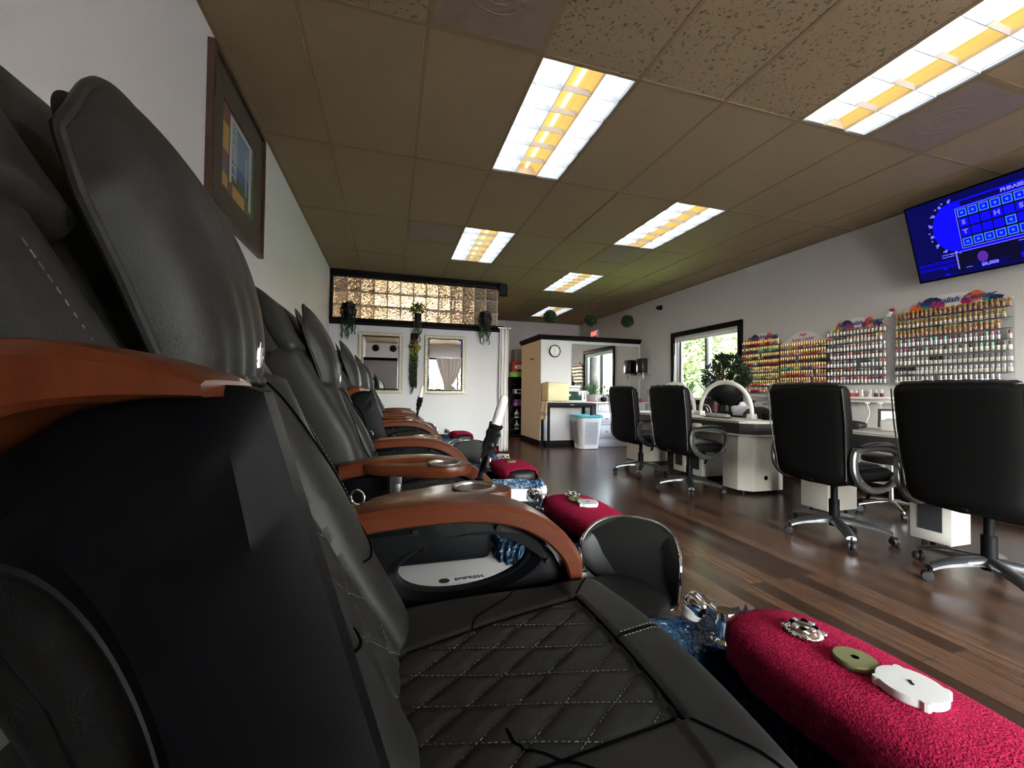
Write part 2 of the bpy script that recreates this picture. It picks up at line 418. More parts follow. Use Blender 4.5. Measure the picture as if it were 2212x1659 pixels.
# front wall behind the camera: the shop window and the dividing partition seen in the mirrors
FX0, FX1, FZ0, FZ1 = .6, 4.6, .45, 2.35
b = MB()
b.box(((XL + FX0) / 2, YF - .06, ZC / 2), (FX0 - XL, .12, ZC + .1), wall_m); b.box(((XR + FX1) / 2, YF - .06, ZC / 2), (XR - FX1, .12, ZC + .1), wall_m)
b.box(((FX0 + FX1) / 2, YF - .06, FZ0 / 2), (FX1 - FX0, .12, FZ0), wall_m); b.box(((FX0 + FX1) / 2, YF - .06, (FZ1 + ZC) / 2 + .02), (FX1 - FX0, .12, ZC - FZ1 + .04), wall_m)
struct(b.build('wall_front', ang=0))
w = MB()
for x in (FX0 + .03, (FX0 + FX1) / 2, FX1 - .03): w.box((x, YF - .05, (FZ0 + FZ1) / 2), (.06, .08, FZ1 - FZ0), dk)
for z in (FZ0 + .03, FZ1 - .03): w.box(((FX0 + FX1) / 2, YF - .05, z), (FX1 - FX0, .08, .06), dk)
w2 = struct(w.build('window_2'))
p = MB(); p.box(((FX0 + FX1) / 2, YF - .05, (FZ0 + FZ1) / 2), (FX1 - FX0 - .08, .006, FZ1 - FZ0 - .08), pane_m); p.build('pane', w2)

# baseboards
b = MB(); b.box((XL + .008, (YF + 6.72) / 2, .06), (.016, 6.72 - YF, .12), trim_m, bev=.003); struct(b.build('baseboard_left'))
b = MB(); b.box((XR - .008, (YF + 7.33) / 2, .06), (.016, 7.33 - YF, .12), trim_m, bev=.003); struct(b.build('baseboard_right'))

# ------------------------------------------------------------------ glass block wall at the far end of the chairs
GYW = 6.72
b = MB()
b.box(((XL + 1.78) / 2, GYW + .07, 1.03), (1.78 - XL, .14, 2.06), wall_w)
b.box((1.76, GYW + .07, 1.03), (.05, .15, 2.06), wall_w, bev=.01)
struct(b.build('wall_far', ang=20))
b = MB(); b.box(((XL + 1.78) / 2, GYW - .008, .06), (1.78 - XL, .016, .12), trim_m, bev=.003); struct(b.build('baseboard_far'))
b = MB()
def mould(b, x0, x1, y, z0, z1, d):
    prof = [(0, z0), (-d * .35, z0), (-d * .45, z0 + (z1 - z0) * .25), (-d * .7, z0 + (z1 - z0) * .5), (-d, z0 + (z1 - z0) * .7), (-d, z1), (0, z1)]
    b.prism([(x0, y + a, z) for a, z in prof], (x1 - x0, 0, 0), trim_m)
mould(b, XL, 1.80, GYW + .0, 2.035, 2.135, .055); b.box(((XL + 1.80) / 2, GYW + .05, 2.10), (1.80 - XL, .16, .07), trim_m)
mould(b, XL, 1.76, GYW + .0, 2.775, ZC, .06); b.box(((XL + 1.76) / 2, GYW + .07, 2.82), (1.76 - XL, .14, .09), trim_m)
b.box((XL + .022, GYW + .03, 2.45), (.044, .10, .66), trim_m)
struct(b.build('trim_3'))
w = MB()
bw, bh = .1983, .2135
for i in range(13):
    for k in range(3):
        x0 = XL + .044 + i * bw; x1 = min(x0 + bw, 1.735)
        w.box(((x0 + x1) / 2, GYW + .06, 2.135 + bh * (k + .5)), (x1 - x0 - .012, .085, bh - .012), block_m, bev=.014, seg=2)
g = struct(w.build('window_3'))
w = MB(); gm = mat('pale_grout', (.66, .58, .48), .8)
for i in range(14):
    x = min(XL + .044 + i * bw, 1.735); w.box((x, GYW + .06, 2.455), (.012, .07, .64), gm)
for k in range(1, 3): w.box(((XL + 1.735) / 2, GYW + .06, 2.135 + bh * k), (1.735 - XL, .07, .012), gm)
w.build('grout', g)
# room behind the glass blocks
b = MB(); b.box((1.83, (GYW + .14 + YB) / 2 + .9, ZC / 2), (.1, YB - GYW - .14 - 1.8, ZC), wall_b); struct(b.build('wall_corridor', ang=0))
lt = thing('warm_ceiling_light', 'warm ceiling light glowing behind the glass blocks', 'light', (.35, 8.2, ZC))
q = MB(); q.box((0, 0, -.03), (1.3, .5, .05), emit('warm_lens', (1, .66, .34), 4.2)); q.build('diffuser', lt)
q = MB(); q.box((0, 0, -.012), (1.36, .56, .022), card, bev=.004); q.build('frame', lt)

# ------------------------------------------------------------------ kitchenette partition on the right of the corridor
KX, KY, KZ = 2.73, 7.33, 2.05
b = MB()
b.box(((KX + XR) / 2, KY + .06, KZ / 2), (XR - KX, .12, KZ), wall_w)
struct(b.build('wall_partition', ang=0))
b = MB(); b.box((KX + .03, KY + .61, KZ / 2 + .001), (.065, 1.17, KZ), wall_b); struct(b.build('wall_partition_side', ang=0))
b = MB()
mould(b, KX - .05, XR, KY, KZ - .012, KZ + .078, .06)
prof = [(0, KZ - .012), (-.02, KZ - .012), (-.027, KZ + .01), (-.042, KZ + .03), (-.06, KZ + .05), (-.06, KZ + .078), (0, KZ + .078)]
b.prism([(KX + a, KY - .058, z) for a, z in prof], (0, 1.26, 0), trim_m)
b.box(((KX + XR) / 2, KY + .06, KZ + .05), (XR - KX, .13, .055), trim_m)
struct(b.build('trim_4'))
b = MB(); b.box((KX - .007, KY + .6, .055), (.014, 1.2, .11), trim_m, bev=.003); b.box(((KX + XR) / 2, KY - .007, .055), (XR - KX, .014, .11), trim_m, bev=.003); struct(b.build('baseboard_partition'))
# partition behind the camera (its mirror image shows in the wall mirrors)
b = MB(); b.box((-.08, -1.0, 1.02), (1.66, .12, 2.04), wall_w); struct(b.build('wall_entry', ang=0))
b = MB(); b.box((-.06, -1.0, 2.08), (1.70, .2, .09), trim_m, bev=.01); struct(b.build('trim_5'))

# ------------------------------------------------------------------ ceiling lights and vents
lens_w = emit('cool_reflector', (.88, .95, 1.0), .105); lens_y = emit('warm_reflector', (1.0, .66, .22), .15)
tube_w = emit('cool_tube', (.93, .97, 1.0), 2.2); tube_y = emit('warm_tube', (1, .74, .30), .8)
louv = mat('white_louver', (.62, .63, .64), .3)
WHERE = {(2, 0): 'nearest troffer light above the pedicure chairs', (5, -1): 'large troffer light at the top right corner', (2, 2): 'troffer light in front of the glass block panel',
         (5, 1): 'troffer light over the aisle with a square vent beyond it', (5, 3): 'troffer light between the aisle light and the topiary balls', (6, 5): 'farthest troffer light, behind the hanging topiary balls',
         (2, -2): 'troffer light behind the viewer above the chairs', (5, -3): 'troffer light behind the viewer above the desks'}
first = None
for (c, r) in LIGHTS:
    loc = (GX + TW * (c + .5), GY + TL * (r + .5), ZC)
    lab = WHERE[(c, r)] + ', white with a yellow strip'
    if first is None:
        first = t = thing('ceiling_light', lab, 'light', loc, 0, 'recessed troffer lights')
        q = MB(); X, Y = .290, .594
        q.ring_prism([(-.302, -.607, -.003), (.302, -.607, -.003), (.302, .607, -.003), (-.302, .607, -.003)], [(-X, -Y, -.003), (X, -Y, -.003), (X, Y, -.003), (-X, Y, -.003)], (0, 0, .012), mat('dark_light_frame', (.03, .028, .03), .4))
        for s in (-1, 1): q.box((s * (X + .004), 0, .05), (.006, 2 * Y, .1), louv); q.box((0, s * (Y + .004), .05), (2 * X, .006, .1), louv)
        q.box((0, 0, .105), (2 * X + .02, 2 * Y + .02, .01), louv); q.build('frame', t)
        cw = 2 * X / 3
        for i in range(3):
            q = MB(); xc = -X + cw * (i + .5); lm = lens_y if i == 1 else lens_w
            pr = [(xc - cw / 2 + .002, .02), (xc - cw / 2 + .03, .07), (xc - .025, .092), (xc + .025, .092), (xc + cw / 2 - .03, .07), (xc + cw / 2 - .002, .02)]
            for k in range(5): q.face([(pr[k][0], -Y, pr[k][1]), (pr[k + 1][0], -Y, pr[k + 1][1]), (pr[k + 1][0], Y, pr[k + 1][1]), (pr[k][0], Y, pr[k][1])], lm)
            q.build('reflector', t, recalc=False)
            q = MB(); q.cyl((xc, -Y + .02, .062), (xc, Y - .02, .062), .014, tube_y if i == 1 else tube_w, seg=10); q.build('fluorescent_tube', t)
        q = MB()
        for i in range(1, 3): q.box((-X + cw * i, 0, .018), (.003, 2 * Y, .034), louv)
        for k in range(1, 6):
            y = -Y + 2 * Y * k / 6
            q.prism([(-X, y - .009, .036), (-X, y + .009, .036), (-X, y + .0015, .001), (-X, y - .0015, .001)], (2 * X, 0, 0), louv)
        q.build('louver', t)
    else:
        index_kids(); dup(first, loc, 0, lab)
first = None
VW = ['perforated return vent overhead at the top edge of the photo', 'square vent beside the light before the glass blocks', 'square vent just past the light over the aisle', 'square vent beside the large light at the right', 'square vent before the farthest light']
for (c, r, h), lab in zip(VENTS, VW):
    loc = (GX + TW * (c + .5), GY + TL * (r + .25 + .5 * h), ZC)
    if first is None:
        first = t = thing('ceiling_vent', 'brown ' + lab, 'vent', loc, 0, 'square ceiling vents')
        q = MB(); q.box((0, 0, -.002), (.578, .578, .006), vent_m); q.build('perforated_plate', t)
        q = MB(); q.ring_prism([(-.296, -.296, -.006), (.296, -.296, -.006), (.296, .296, -.006), (-.296, .296, -.006)], [(-.278, -.278, -.006), (.278, -.278, -.006), (.278, .278, -.006), (-.278, .278, -.006)], (0, 0, .008), tbar); q.build('frame', t)
        q = MB()
        for s, rr in ((1, .05), (1.6, .09), (2.3, .14)):
            q.tube([(rr * math.cos(a) * 1.1, rr * math.sin(a), -.0055) for a in [2 * PI * k / 28 for k in range(29)]], .0015, vent_d, 5)
        q.build('dust_mark', t)
    else:
        index_kids(); dup(first, loc, 0, 'brown ' + lab)
# ------------------------------------------------------------------ pedicure chairs
def rrect(cx, cy, hx, hy, r, z, n=6):
    out = []
    for (sx, sy, a0) in ((1, 1, 0), (-1, 1, 90), (-1, -1, 180), (1, -1, 270)):
        for k in range(n + 1):
            a = R(a0 + 90 * k / n)
            out.append(Vector((cx + sx * (hx - r) + r * math.cos(a), cy + sy * (hy - r) + r * math.sin(a), z)))
    return out
P0 = Vector((-.07, 0, .58)); BD = Vector((-.438, 0, .899)); BN = Vector((.899, 0, .438))
def BK(s, y, w): return P0 + BD * s + BN * w + Vector((0, y, 0))
def ray_poly(c, a, poly):
    """distance from c at angle a to the closed 2-D outline."""
    d = (math.cos(a), math.sin(a)); best = 9
    for i in range(len(poly)):
        p, q = poly[i], poly[(i + 1) % len(poly)]
        ex, ez = q[0] - p[0], q[1] - p[1]; den = d[0] * ez - d[1] * ex
        if abs(den) < 1e-9: continue
        t = ((p[0] - c[0]) * ez - (p[1] - c[1]) * ex) / den; u = ((p[0] - c[0]) * d[1] - (p[1] - c[1]) * d[0]) / den
        if t > 0 and -1e-6 <= u <= 1 + 1e-6: best = min(best, t)
    return best
def pivot_for(T, Q, deg):
    c, s = math.cos(R(deg)), math.sin(R(deg)); rx, rz = Q[0] - (T[0] * c - T[1] * s), Q[1] - (T[0] * s + T[1] * c); a, d = 1 - c, s
    det = a * a + d * d; return ((a * rx - d * rz) / det, (d * rx + a * rz) / det)
UPDEG = 97
PIV = pivot_for((.359, .570), (-.122, 1.046), UPDEG)
TOPC = smooth_path([(-.15, 0, .768), (-.06, 0, .783), (.05, 0, .790), (.15, 0, .787), (.235, 0, .768), (.298, 0, .733), (.340, 0, .690), (.358, 0, .650), (.362, 0, .610), (.359, 0, .570)], 5)
UNDER = [(-.15, .752), (0, .770), (.12, .773), (.205, .760), (.265, .725), (.316, .680), (.340, .635), (.346, .575)]
OUTL = UNDER + [(.342, .553), (-.10, .478), (-.15, .53)]
def make_arm(parent, side, raised=None, piv=PIV):
    """side: +1 far, -1 near. Lowered, or swung up by `raised` degrees about its rear pivot."""
    ec = (.125, .676); n = 144; y0, y1 = side * .262, side * .308; ch = .012; ym = side * .292
    def loop(scale_in, y):
        pts = []
        for k in range(n):
            a = 2 * PI * k / n; d = ray_poly(ec, a, OUTL) - scale_in
            pts.append(Vector((ec[0] + d * math.cos(a) - PIV[0], y, ec[1] + d * math.sin(a) - PIV[1])))
        return pts
    def hole(k_, y, n=n):
        pts = []
        for k in range(n):
            a = 2 * PI * k / n; ca, sa = math.cos(a), math.sin(a)
            r = 1 / math.sqrt((ca / (.138 * k_)) ** 2 + (sa / (.054 * k_)) ** 2)
            x, z = r * ca, r * sa; t = R(4)
            pts.append(Vector((ec[0] + x * math.cos(t) - z * math.sin(t) - PIV[0], y, ec[1] + x * math.sin(t) + z * math.cos(t) - PIV[1])))
        return pts
    sg = 1 if y1 > y0 else -1
    b = MB()
    b.loft([loop(.034, y0), loop(0, y0 + sg * ch), loop(0, y1 - sg * ch), loop(.034, y1), hole(1.2, y1), hole(1.0, ym + sg * .007), hole(1.0, ym - sg * .007), hole(1.2, y0)], plastic, closed=True)
    arm = b.build('armrest', parent, (piv[0], 0, piv[1]), ang=25)
    b = MB()   # raised lip round the oval opening
    b.loft([hole(.985, ym - sg * .008), hole(1.02, ym - sg * .012), hole(1.05, ym - sg * .010), hole(1.05, ym + sg * .009), hole(1.02, ym + sg * .010), hole(.985, ym + sg * .008)], plastic_grey, closed=True)
    b.build('oval_trim', arm)
    b = MB()
    rings = []
    K = len(TOPC)
    for i, p in enumerate(TOPC):
        a = TOPC[max(i - 1, 0)]; c = TOPC[min(i + 1, K - 1)]; d = (c - a).normalized(); nn = Vector((-d.z, 0, d.x))
        w = .052 if i < K - 8 else .052 - .012 * (i - (K - 8)) / 7
        th = .0205; yc = side * .288; ring = []; tp = max(0, (i - (K - 13)) / 12) ** 1.3
        for (u, v) in ((1, -.8), (1, .45), (.86, .93), (.45, 1.06), (-.45, 1.06), (-.86, .93), (-1, .45), (-1, -.8), (-.9, -1), (.9, -1)):
            q = p + nn * (th * ((v + 1) * (1 - .78 * tp) - 1)); ring.append(Vector((q.x - PIV[0], yc + u * w, q.z - PIV[1])))
        rings.append(ring)
    b.loft(rings, wood); b.build('wood_cap', arm, ang=30)
    b = MB()
    for (x, z) in ((.02, .752), (.19, .748), (.30, .668)): b.cyl((x - PIV[0], y0 - sg * .001, z - PIV[1]), (x - PIV[0], y0 - sg * .004, z - PIV[1]), .006, plastic_grey, seg=10)
    b.build('rivet', arm)
    if raised: arm.rotation_euler = (0, -R(raised), 0)
    return arm
def make_tray(parent, side):
    out = smooth_path([(-.075, .352), (-.045, .385), (.03, .425), (.11, .462), (.18, .470), (.235, .445), (.255, .400), (.235, .355), (.18, .345), (.05, .345), (-.05, .343), (-.075, .352)] if False else
                      [(-.075, .352, 0), (-.045, .385, 0), (.03, .425, 0), (.11, .462, 0), (.18, .470, 0), (.235, .445, 0), (.255, .400, 0), (.235, .355, 0), (.18, .345, 0), (.05, .345, 0), (-.05, .343, 0), (-.075, .352, 0)], 4)[:-1]
    c = Vector((.12, .40, 0))
    def ring(k, z): return [Vector(((c.x + (p.x - c.x) * k), side * (c.y + (p.y - c.y) * k), z)) for p in out]
    b = MB(); b.loft([ring(.96, .768), ring(1, .774), ring(1, .792), ring(.985, .798), ring(.955, .799)], wood); t = b.build('tray', parent, ang=30)
    b = MB(); b.lathe([(.052, .7985), (.054, .803), (.049, .806), (.044, .803), (.041, .790), (.001, .788)], steel, (.165, side * .405, 0), cap=False); b.build('cup_ring', t)
    b = MB(); b.box((.02, side * .375, .745), (.035, .012, .06), silver, bev=.002); b.box((.02, side * .37, .715), (.028, .03, .05), silver, bev=.003); b.build('hinge_bracket', t)

# a lift of the seat surface: quilting grooves
QA, QB, QS = -.30, .72, .060
def quilt(x, y, hw, depth=.0040, x0=0, x1=.305):
    """groove depth at a point of the quilted field and its edges."""
    if x < x0 - .02 or x > x1 + .004: return 0
    e = hw(x, y) - abs(y)
    if e < -.012: return 0
    g = 0
    if e > 0 and x <= x1:
        for sl in (QA, QB):
            f = ((y - sl * (x - x1)) / QS + .5) % 1 - .5
            f = abs(f) * QS
            g = max(g, math.exp(-(f / .0065) ** 2))
    g = max(g, .9 * math.exp(-(e / .006) ** 2))
    return -depth * g
def seat_hw(x, y=1):
    pts = [(-.05, .03), (0, .08), (.105, .105), (.305, .15), (.4, .16)] if y > 0 else [(-.05, .16), (0, .16), (.14, .160), (.305, .145), (.4, .14)]
    for (a, b_), (c, d) in zip(pts, pts[1:]):
        if x <= c: return b_ + (d - b_) * max(0, (x - a)) / (c - a)
    return .16
SA, SB, SR = (.205, .205, .042)      # half lengths of the flat top and the edge radius; seat centre at x = .155
def seat_top(x, y):
    z = .640 + .006 * math.cos(y * 9) - .016 * max(0, 1 - (x + .1) / .3) ** 2 - .010 * math.exp(-(y / .10) ** 2) * math.exp(-((x - .1) / .16) ** 2)
    if x > .300 and abs(y) < .25: z += .004
    z -= .006 * math.exp(-((x - .308) / .0035) ** 2) * (abs(y) < .155)
    return z + quilt(x, y, seat_hw)
def seat_pt(s, t, lift=0):
    cx = .160
    def arc(v, a):
        if abs(v) <= a: return v, 0
        an = min((abs(v) - a) / SR, PI / 2 + 1.2); ex = max(0, (abs(v) - a) / SR - PI / 2) * SR
        an = min(an, PI / 2)
        return math.copysign(a + SR * math.sin(an), v), SR * (1 - math.cos(an)) + ex
    x, dx = arc(s, SA); y, dy = arc(t, SB)
    bow = .018 * (1 - (y / .25) ** 2) * max(0, (x - .05) / .2)
    return Vector((cx + x + (bow if x > .05 else 0), y, seat_top(cx + x, y) - math.hypot(dx, dy) + lift))
def dashes(b, path, m, gap=.0075, ln=.005, w=.0006):
    """stitches along a fine polyline."""
    acc = 0
    for i in range(len(path) - 1):
        p, q = path[i], path[i + 1]; L = (q - p).length
        if L < 1e-6: continue
        d = (q - p) / L; t = -acc % gap if acc else 0
        pos = gap - acc if acc else 0
        while pos < L:
            a = p + d * pos; c = p + d * min(pos + ln, L + .002)
            sd = d.cross(Vector((.3, .1, 1))).normalized() * w; up = Vector((.0003, 0, .0012))
            b.face([a + sd, c + sd, c + up, a + up], m); b.face([a - sd, a + up, c + up, c - sd], m)
            pos += gap
        acc = (acc + L) % gap
def make_chair(label, x, y, near_up=None, far_up=None, near_tray=True, far_tray=True, proto=None):
    t = thing('pedicure_chair', label, 'pedicure chair', (x, y, 0), 0, 'black leather pedicure chairs along the wall')
    if proto is None:
        # white base with foot tub
        b = MB()
        outl = [(-.40, .36), (-.30, .44), (.10, .475), (.42, .465), (.58, .415), (.78, .365), (.95, .345), (1.02, .28), (1.04, .10)]
        full = smooth_path([(a, c, 0) for a, c in outl] + [(a, -c, 0) for a, c in reversed(outl)] + [(-.40, .36, 0)], 4)[:-1]
        def ring(k, z, dx=0): return [Vector((.35 + (p.x - .35) * k + dx, p.y * k, z)) for p in full]
        b.loft([ring(.90, .012), ring(.93, .05), ring(.95, .20), ring(.985, .33), ring(1, .375), ring(.99, .40), ring(.96, .412), ring(.90, .415)], white_pl, cap=False)
        inner = rrect(.70, 0, .283, .308, .13, 0); o2 = [(p.x, p.y) for p in ring(.90, 0)]; i2 = [(p.x, p.y) for p in inner]; c0 = (.62, 0)   # deck with an opening for the tub
        def lp(poly, z): return [Vector((c0[0] + ray_poly(c0, 2 * PI * k / 120, poly) * math.cos(2 * PI * k / 120), ray_poly(c0, 2 * PI * k / 120, poly) * math.sin(2 * PI * k / 120), z)) for k in range(120)]
        b.loft([lp(o2, .4148), lp(i2, .4148)], white_pl, cap=False)
        base = b.build('base', t, ang=40)
        b = MB(); b.box((.30, 0, .006), (1.1, .62, .012), plastic); b.build('plinth', base)
        b = MB()
        rings = [rrect(.70, 0, .29, .315, .13, .400), rrect(.70, 0, .30, .325, .13, .416), rrect(.70, 0, .29, .315, .13, .424), rrect(.70, 0, .267, .29, .12, .420), rrect(.70, 0, .255, .28, .12, .36), rrect(.70, 0, .215, .24, .12, .175), rrect(.70, 0, .10, .12, .1, .165)]
        b.loft(rings, white_pl, cap=False); b.face([v.copy() for v in rings[-1]], white_pl); b.build('tub', t)
        # blue disposable liner, gathered over the rim
        b = MB(); rings = []; random.seed(3); n = 144
        base_r = lambda hx, hy, z: rrect(.70, 0, hx - .005, hy - .012, .13, z, 35)
        prof = [(.318, .362, .345, .014), (.322, .366, .39, .013), (.318, .360, .440, .011), (.300, .342, .470, .011), (.276, .316, .462, .013), (.240, .266, .41, .011), (.218, .244, .30, .010), (.185, .212, .205, .008), (.09, .12, .180, .004)]
        ph = [random.uniform(0, 6.28) for _ in range(9)]
        for i, (hx, hy, z, am) in enumerate(prof):
            rr = base_r(hx, hy, z); out = []
            for k, p in enumerate(rr):
                a = 2 * PI * k / len(rr)
                d = am * (math.sin(23 * a + ph[0] + i * .6) * .5 + math.sin(41 * a + ph[1] - i * .9) * .4 + math.sin(67 * a + ph[2] + i * 1.7) * .35 + random.uniform(-.4, .4))
                c = Vector((.70, 0, p.z)); q = p + (p - c).normalized() * d; q.z += am * .8 * math.sin(31 * a + ph[3] + i) + random.uniform(-.002, .002) - (.03 * (1 + math.sin(5 * a)) if i == 0 else 0) - .035 * max(0, (p.x - .80) / .2) * (i < 6)
                out.append(q)
            rings.append(out)
        b.loft(rings, liner, cap=False); b.face([v for v in rings[-1]], liner); b.build('blue_liner', t, ang=25)
        # control fittings on the near ledge
        b = MB()
        b.lathe([(.026, 0), (.024, .012), (.012, .016), (.011, .03)], chrome, (.655, -.392, .408), 18); b.box((.68, -.392, .445), (.075, .014, .01), chrome, Euler((0, -.35, .3)), bev=.003)
        b.lathe([(.02, 0), (.019, .014), (.006, .02)], chrome, (.60, -.405, .410), 16); b.build('control_lever', t)
        # dark carcase under the seat
        b = MB(); b.box((.06, 0, .49), (.62, .47, .16), plastic, bev=.03, seg=3); b.box((-.22, 0, .62), (.16, .44, .30), plastic, Euler((0, -.42, 0)), bev=.03); b.build('seat_frame', t)
        # seat cushion: one fine sheet, quilted in its middle
        b = MB(); U = SA + SR * PI / 2 + .05; V = SB + SR * PI / 2 + .05
        b.grid(lambda i, j: seat_pt(-U + 2 * U * i, -V + 2 * V * j), 132, 132, leather); seat = b.build('seat_cushion', t, ang=60)
        b = MB()
        def sp(x, y, lift=.0008): return seat_pt(x - .160 - 0, y, lift)
        for sl in (QA, QB):
            for k in range(-7, 9):
                run = []
                for i in range(70):
                    x = .002 + .302 * i / 69; yy = QS * (k + 0) + sl * (x - .305)
                    if abs(yy) < seat_hw(x, yy) - .004: run.append(sp(x, yy))
                    else:
                        if len(run) > 2: dashes(b, run, thread)
                        run = []
                if len(run) > 2: dashes(b, run, thread)
        for dxs in (-.006, .006): dashes(b, [sp(.318 + .075 * i / 12, .01 + dxs + .012 * i / 12) for i in range(13)], thread)
        b.build('stitching', seat, ang=0, recalc=False)
        b = MB()
        for sd in (1, -1):
            b.tube([sp(.0 + .305 * i / 20, sd * seat_hw(.305 * i / 20, sd), .0005) for i in range(21)], .0017, seam, 5); b.build('seam', seat); b = MB()
            b.tube([sp(.306 + .075 * i / 10, sd * (.15 + .09 * i / 10), .0005) for i in range(11)], .0020, seam, 5); b.build('seam', seat); b = MB()
            pth = smooth_path([(.105, sd * .105, 0), (.118, sd * .135, 0), (.16, sd * .165, 0), (.20, sd * .20, 0), (.212, sd * .245, 0)], 6)
            b.tube([sp(p.x, p.y, .0006) for p in pth], .0014, seam, 5); b.build('seam', seat); b = MB()
        b.tube([sp(.306, -.15 + .30 * i / 30, .0012) for i in range(31)], .0032, seam, 6); b.build('seam', seat); b = MB()
        b.tube([sp(.31 + .085 * i / 10, .01 + .012 * i / 10, .0006) for i in range(11)], .0013, seam, 5)
        b.build('seam', seat)
        # backrest
        b = MB(); rings = []
        for s, hw, wb, wf in ((-.02, .20, -.06, .03), (.02, .235, -.075, .035), (.2, .245, -.085, .035), (.45, .245, -.085, .035), (.62, .24, -.08, .03), (.74, .235, -.07, .03), (.82, .225, -.06, .03), (.87, .19, -.045, .02), (.89, .14, -.03, .005)):
            ring = []
            for k in range(28):
                a = 2 * PI * k / 28; ca, sa = math.cos(a), math.sin(a)
                yy = hw * math.copysign(abs(ca) ** .45, ca); ww = (wb + wf) / 2 + (wf - wb) / 2 * math.copysign(abs(sa) ** .5, sa)
                ring.append(BK(s, yy, ww))
            rings.append(ring)
        b.loft(rings, leather); back = b.build('backrest', t, ang=50)
        for sd in (1, -1):
            b = MB()   # long side bolster
            rings = []
            for i in range(25):
                s = .05 + .595 * i / 24; e = max(.02, min(1, (i + .2) / 3, (24.3 - i) / 1.2)) ** .5
                yc = sd * (.205 + .006 * math.sin(i / 24 * PI)); wf = min(.094 - .085 * max(0, s - .15) ** 1.1, .048 + .12 * s); rings.append([BK(s, yc + .052 * (.6 + .4 * e) * math.copysign(abs(math.cos(a)) ** .55, math.cos(a)), wf - .06 + .06 * e * math.copysign(abs(math.sin(a)) ** .6, math.sin(a))) for a in [2 * PI * k / 26 for k in range(26)]])
            b.loft(rings, leather_soft); bo = b.build('side_bolster', back, ang=60)
            b = MB(); dashes(b, [BK(.10 + .48 * i / 50, sd * .215, .0015 + min(.094 - .085 * max(0, .10 + .48 * i / 50 - .15) ** 1.1, .048 + .12 * (.10 + .48 * i / 50))) for i in range(51)], thread, .009, .006); b.build('stitching', back, ang=0, recalc=False)
            b = MB()   # head wing
            rings = []
            for i in range(21):
                f = i / 20; s = .618 + .262 * f; e = max(.03, min(1, (i + .5) / 1.4, (20.4 - i) / 6)) ** .5
                yc = sd * (.185 - .050 * f * f); wc = .036 - .032 * f
                rings.append([BK(s, yc + (.072 - .012 * f) * (.5 + .5 * e) * math.copysign(abs(math.cos(a)) ** .6, math.cos(a)), wc + .034 * e * math.copysign(abs(math.sin(a)) ** .65, math.sin(a))) for a in [2 * PI * k / 22 for k in range(22)]])
            b.loft(rings, leather); b.build('head_wing', back, ang=60)
        # lower back pad with recessed quilted middle and a fat roll on either side
        def bw(s, y):
            ay = abs(y); zone = .040 + .075 * (1 - min(1, s / .40)) * .5
            roll = max(0, 1 - ((ay - .135) / .062) ** 2) ** .5 if abs(ay - .135) < .062 else 0
            zb = .048 + .034 * max(0, 1 - s / .42); w = zb + (.098 - zb) * roll + .0015 * math.sin(s * 30)
            f = min(1, max(0, s / .03), max(0, (.53 - s) / .06)) ** .5
            if ay < .082:
                for sl in (.8, -.8):
                    q = abs(((y - sl * s) / .085 + .5) % 1 - .5) * .085
                    w -= .005 * math.exp(-(q / .007) ** 2) * min(1, max(0, .072 - ay) / .03)
            return -.01 + (w + .01) * f
        b = MB(); b.grid(lambda i, j: BK(.012 + .53 * i, -.198 + .396 * j, bw(.012 + .53 * i, -.198 + .396 * j)), 96, 84, leather); lp = b.build('back_pad', back, ang=60)
        b = MB()
        for sl in (.8, -.8):
            for k in range(-8, 9):
                run = []
                for i in range(80):
                    s = .03 + .46 * i / 79; yy = .085 * k + sl * s
                    if abs(yy) < .068: run.append(BK(s, yy, bw(s, yy) + .001))
                    else:
                        if len(run) > 2: dashes(b, run, thread, .008, .0055)
                        run = []
                if len(run) > 2: dashes(b, run, thread, .008, .0055)
        b.build('stitching', back, ang=0, recalc=False)
        for sd in (1, -1): b = MB(); dashes(b, [BK(.22 + .012 * math.sin(i * .12) + .22 * i / 26, sd * (.165 + .014 * math.sin(i / 26 * PI)), bw(.22 + .22 * i / 26, sd * .165) + .002) for i in range(27)], thread, .008, .0055); b.build('stitching', back, ang=0, recalc=False)
        b = MB()
        for sd in (1, -1):
            pth = smooth_path([(.47, sd * .09, 0), (.36, sd * .13, 0), (.25, sd * .175, 0), (.19, sd * .165, 0), (.165, sd * .12, 0), (.17, sd * .09, 0)], 7)
            b.tube([BK(p.x, p.y, bw(p.x, p.y) + .001) for p in pth], .0018, seam, 6); b.build('seam', back); b = MB()
        # loose head pillow, pointed at its upper corners, with piping
        def pil(u, v, front):
            s = .468 + (.800 - .085 * u * u - .015 * u ** 6 - .468) * v
            hw = .100 + .036 * min(1, v * 1.35) - .02 * max(0, v - .75)
            y = u * hw - .008; bulge = max(0, 1 - u ** 4) ** .6 * max(0, math.sin(PI * min(.97, .08 + .86 * (1 - v) ** .8))) ** .55
            w = .056 + .030 * v + (.086 - .030 * v) * bulge * (1.0 if front else -.22)
            w += (.0022 * math.sin(u * 16 + v * 9) * (1 - v) ** 2 if front else 0)
            return BK(s, y, w)
        b = MB(); nu, nv = 36, 36
        b.grid(lambda i, j: pil(-1 + 2 * i, j, True), nu, nv, leather_soft); b.grid(lambda i, j: pil(-1 + 2 * i, j, False), nu, nv, leather_soft)
        bmesh.ops.remove_doubles(b.bm, verts=b.bm.verts, dist=.0005)
        pl = b.build('head_pillow', t, ang=60)
        rim = [pil(-1 + 2 * k / 24, 1, True) for k in range(25)] + [pil(1, 1 - k / 24, True) for k in range(1, 25)] + [pil(1 - 2 * k / 24, 0, True) for k in range(1, 25)] + [pil(-1, k / 24, True) for k in range(1, 24)]
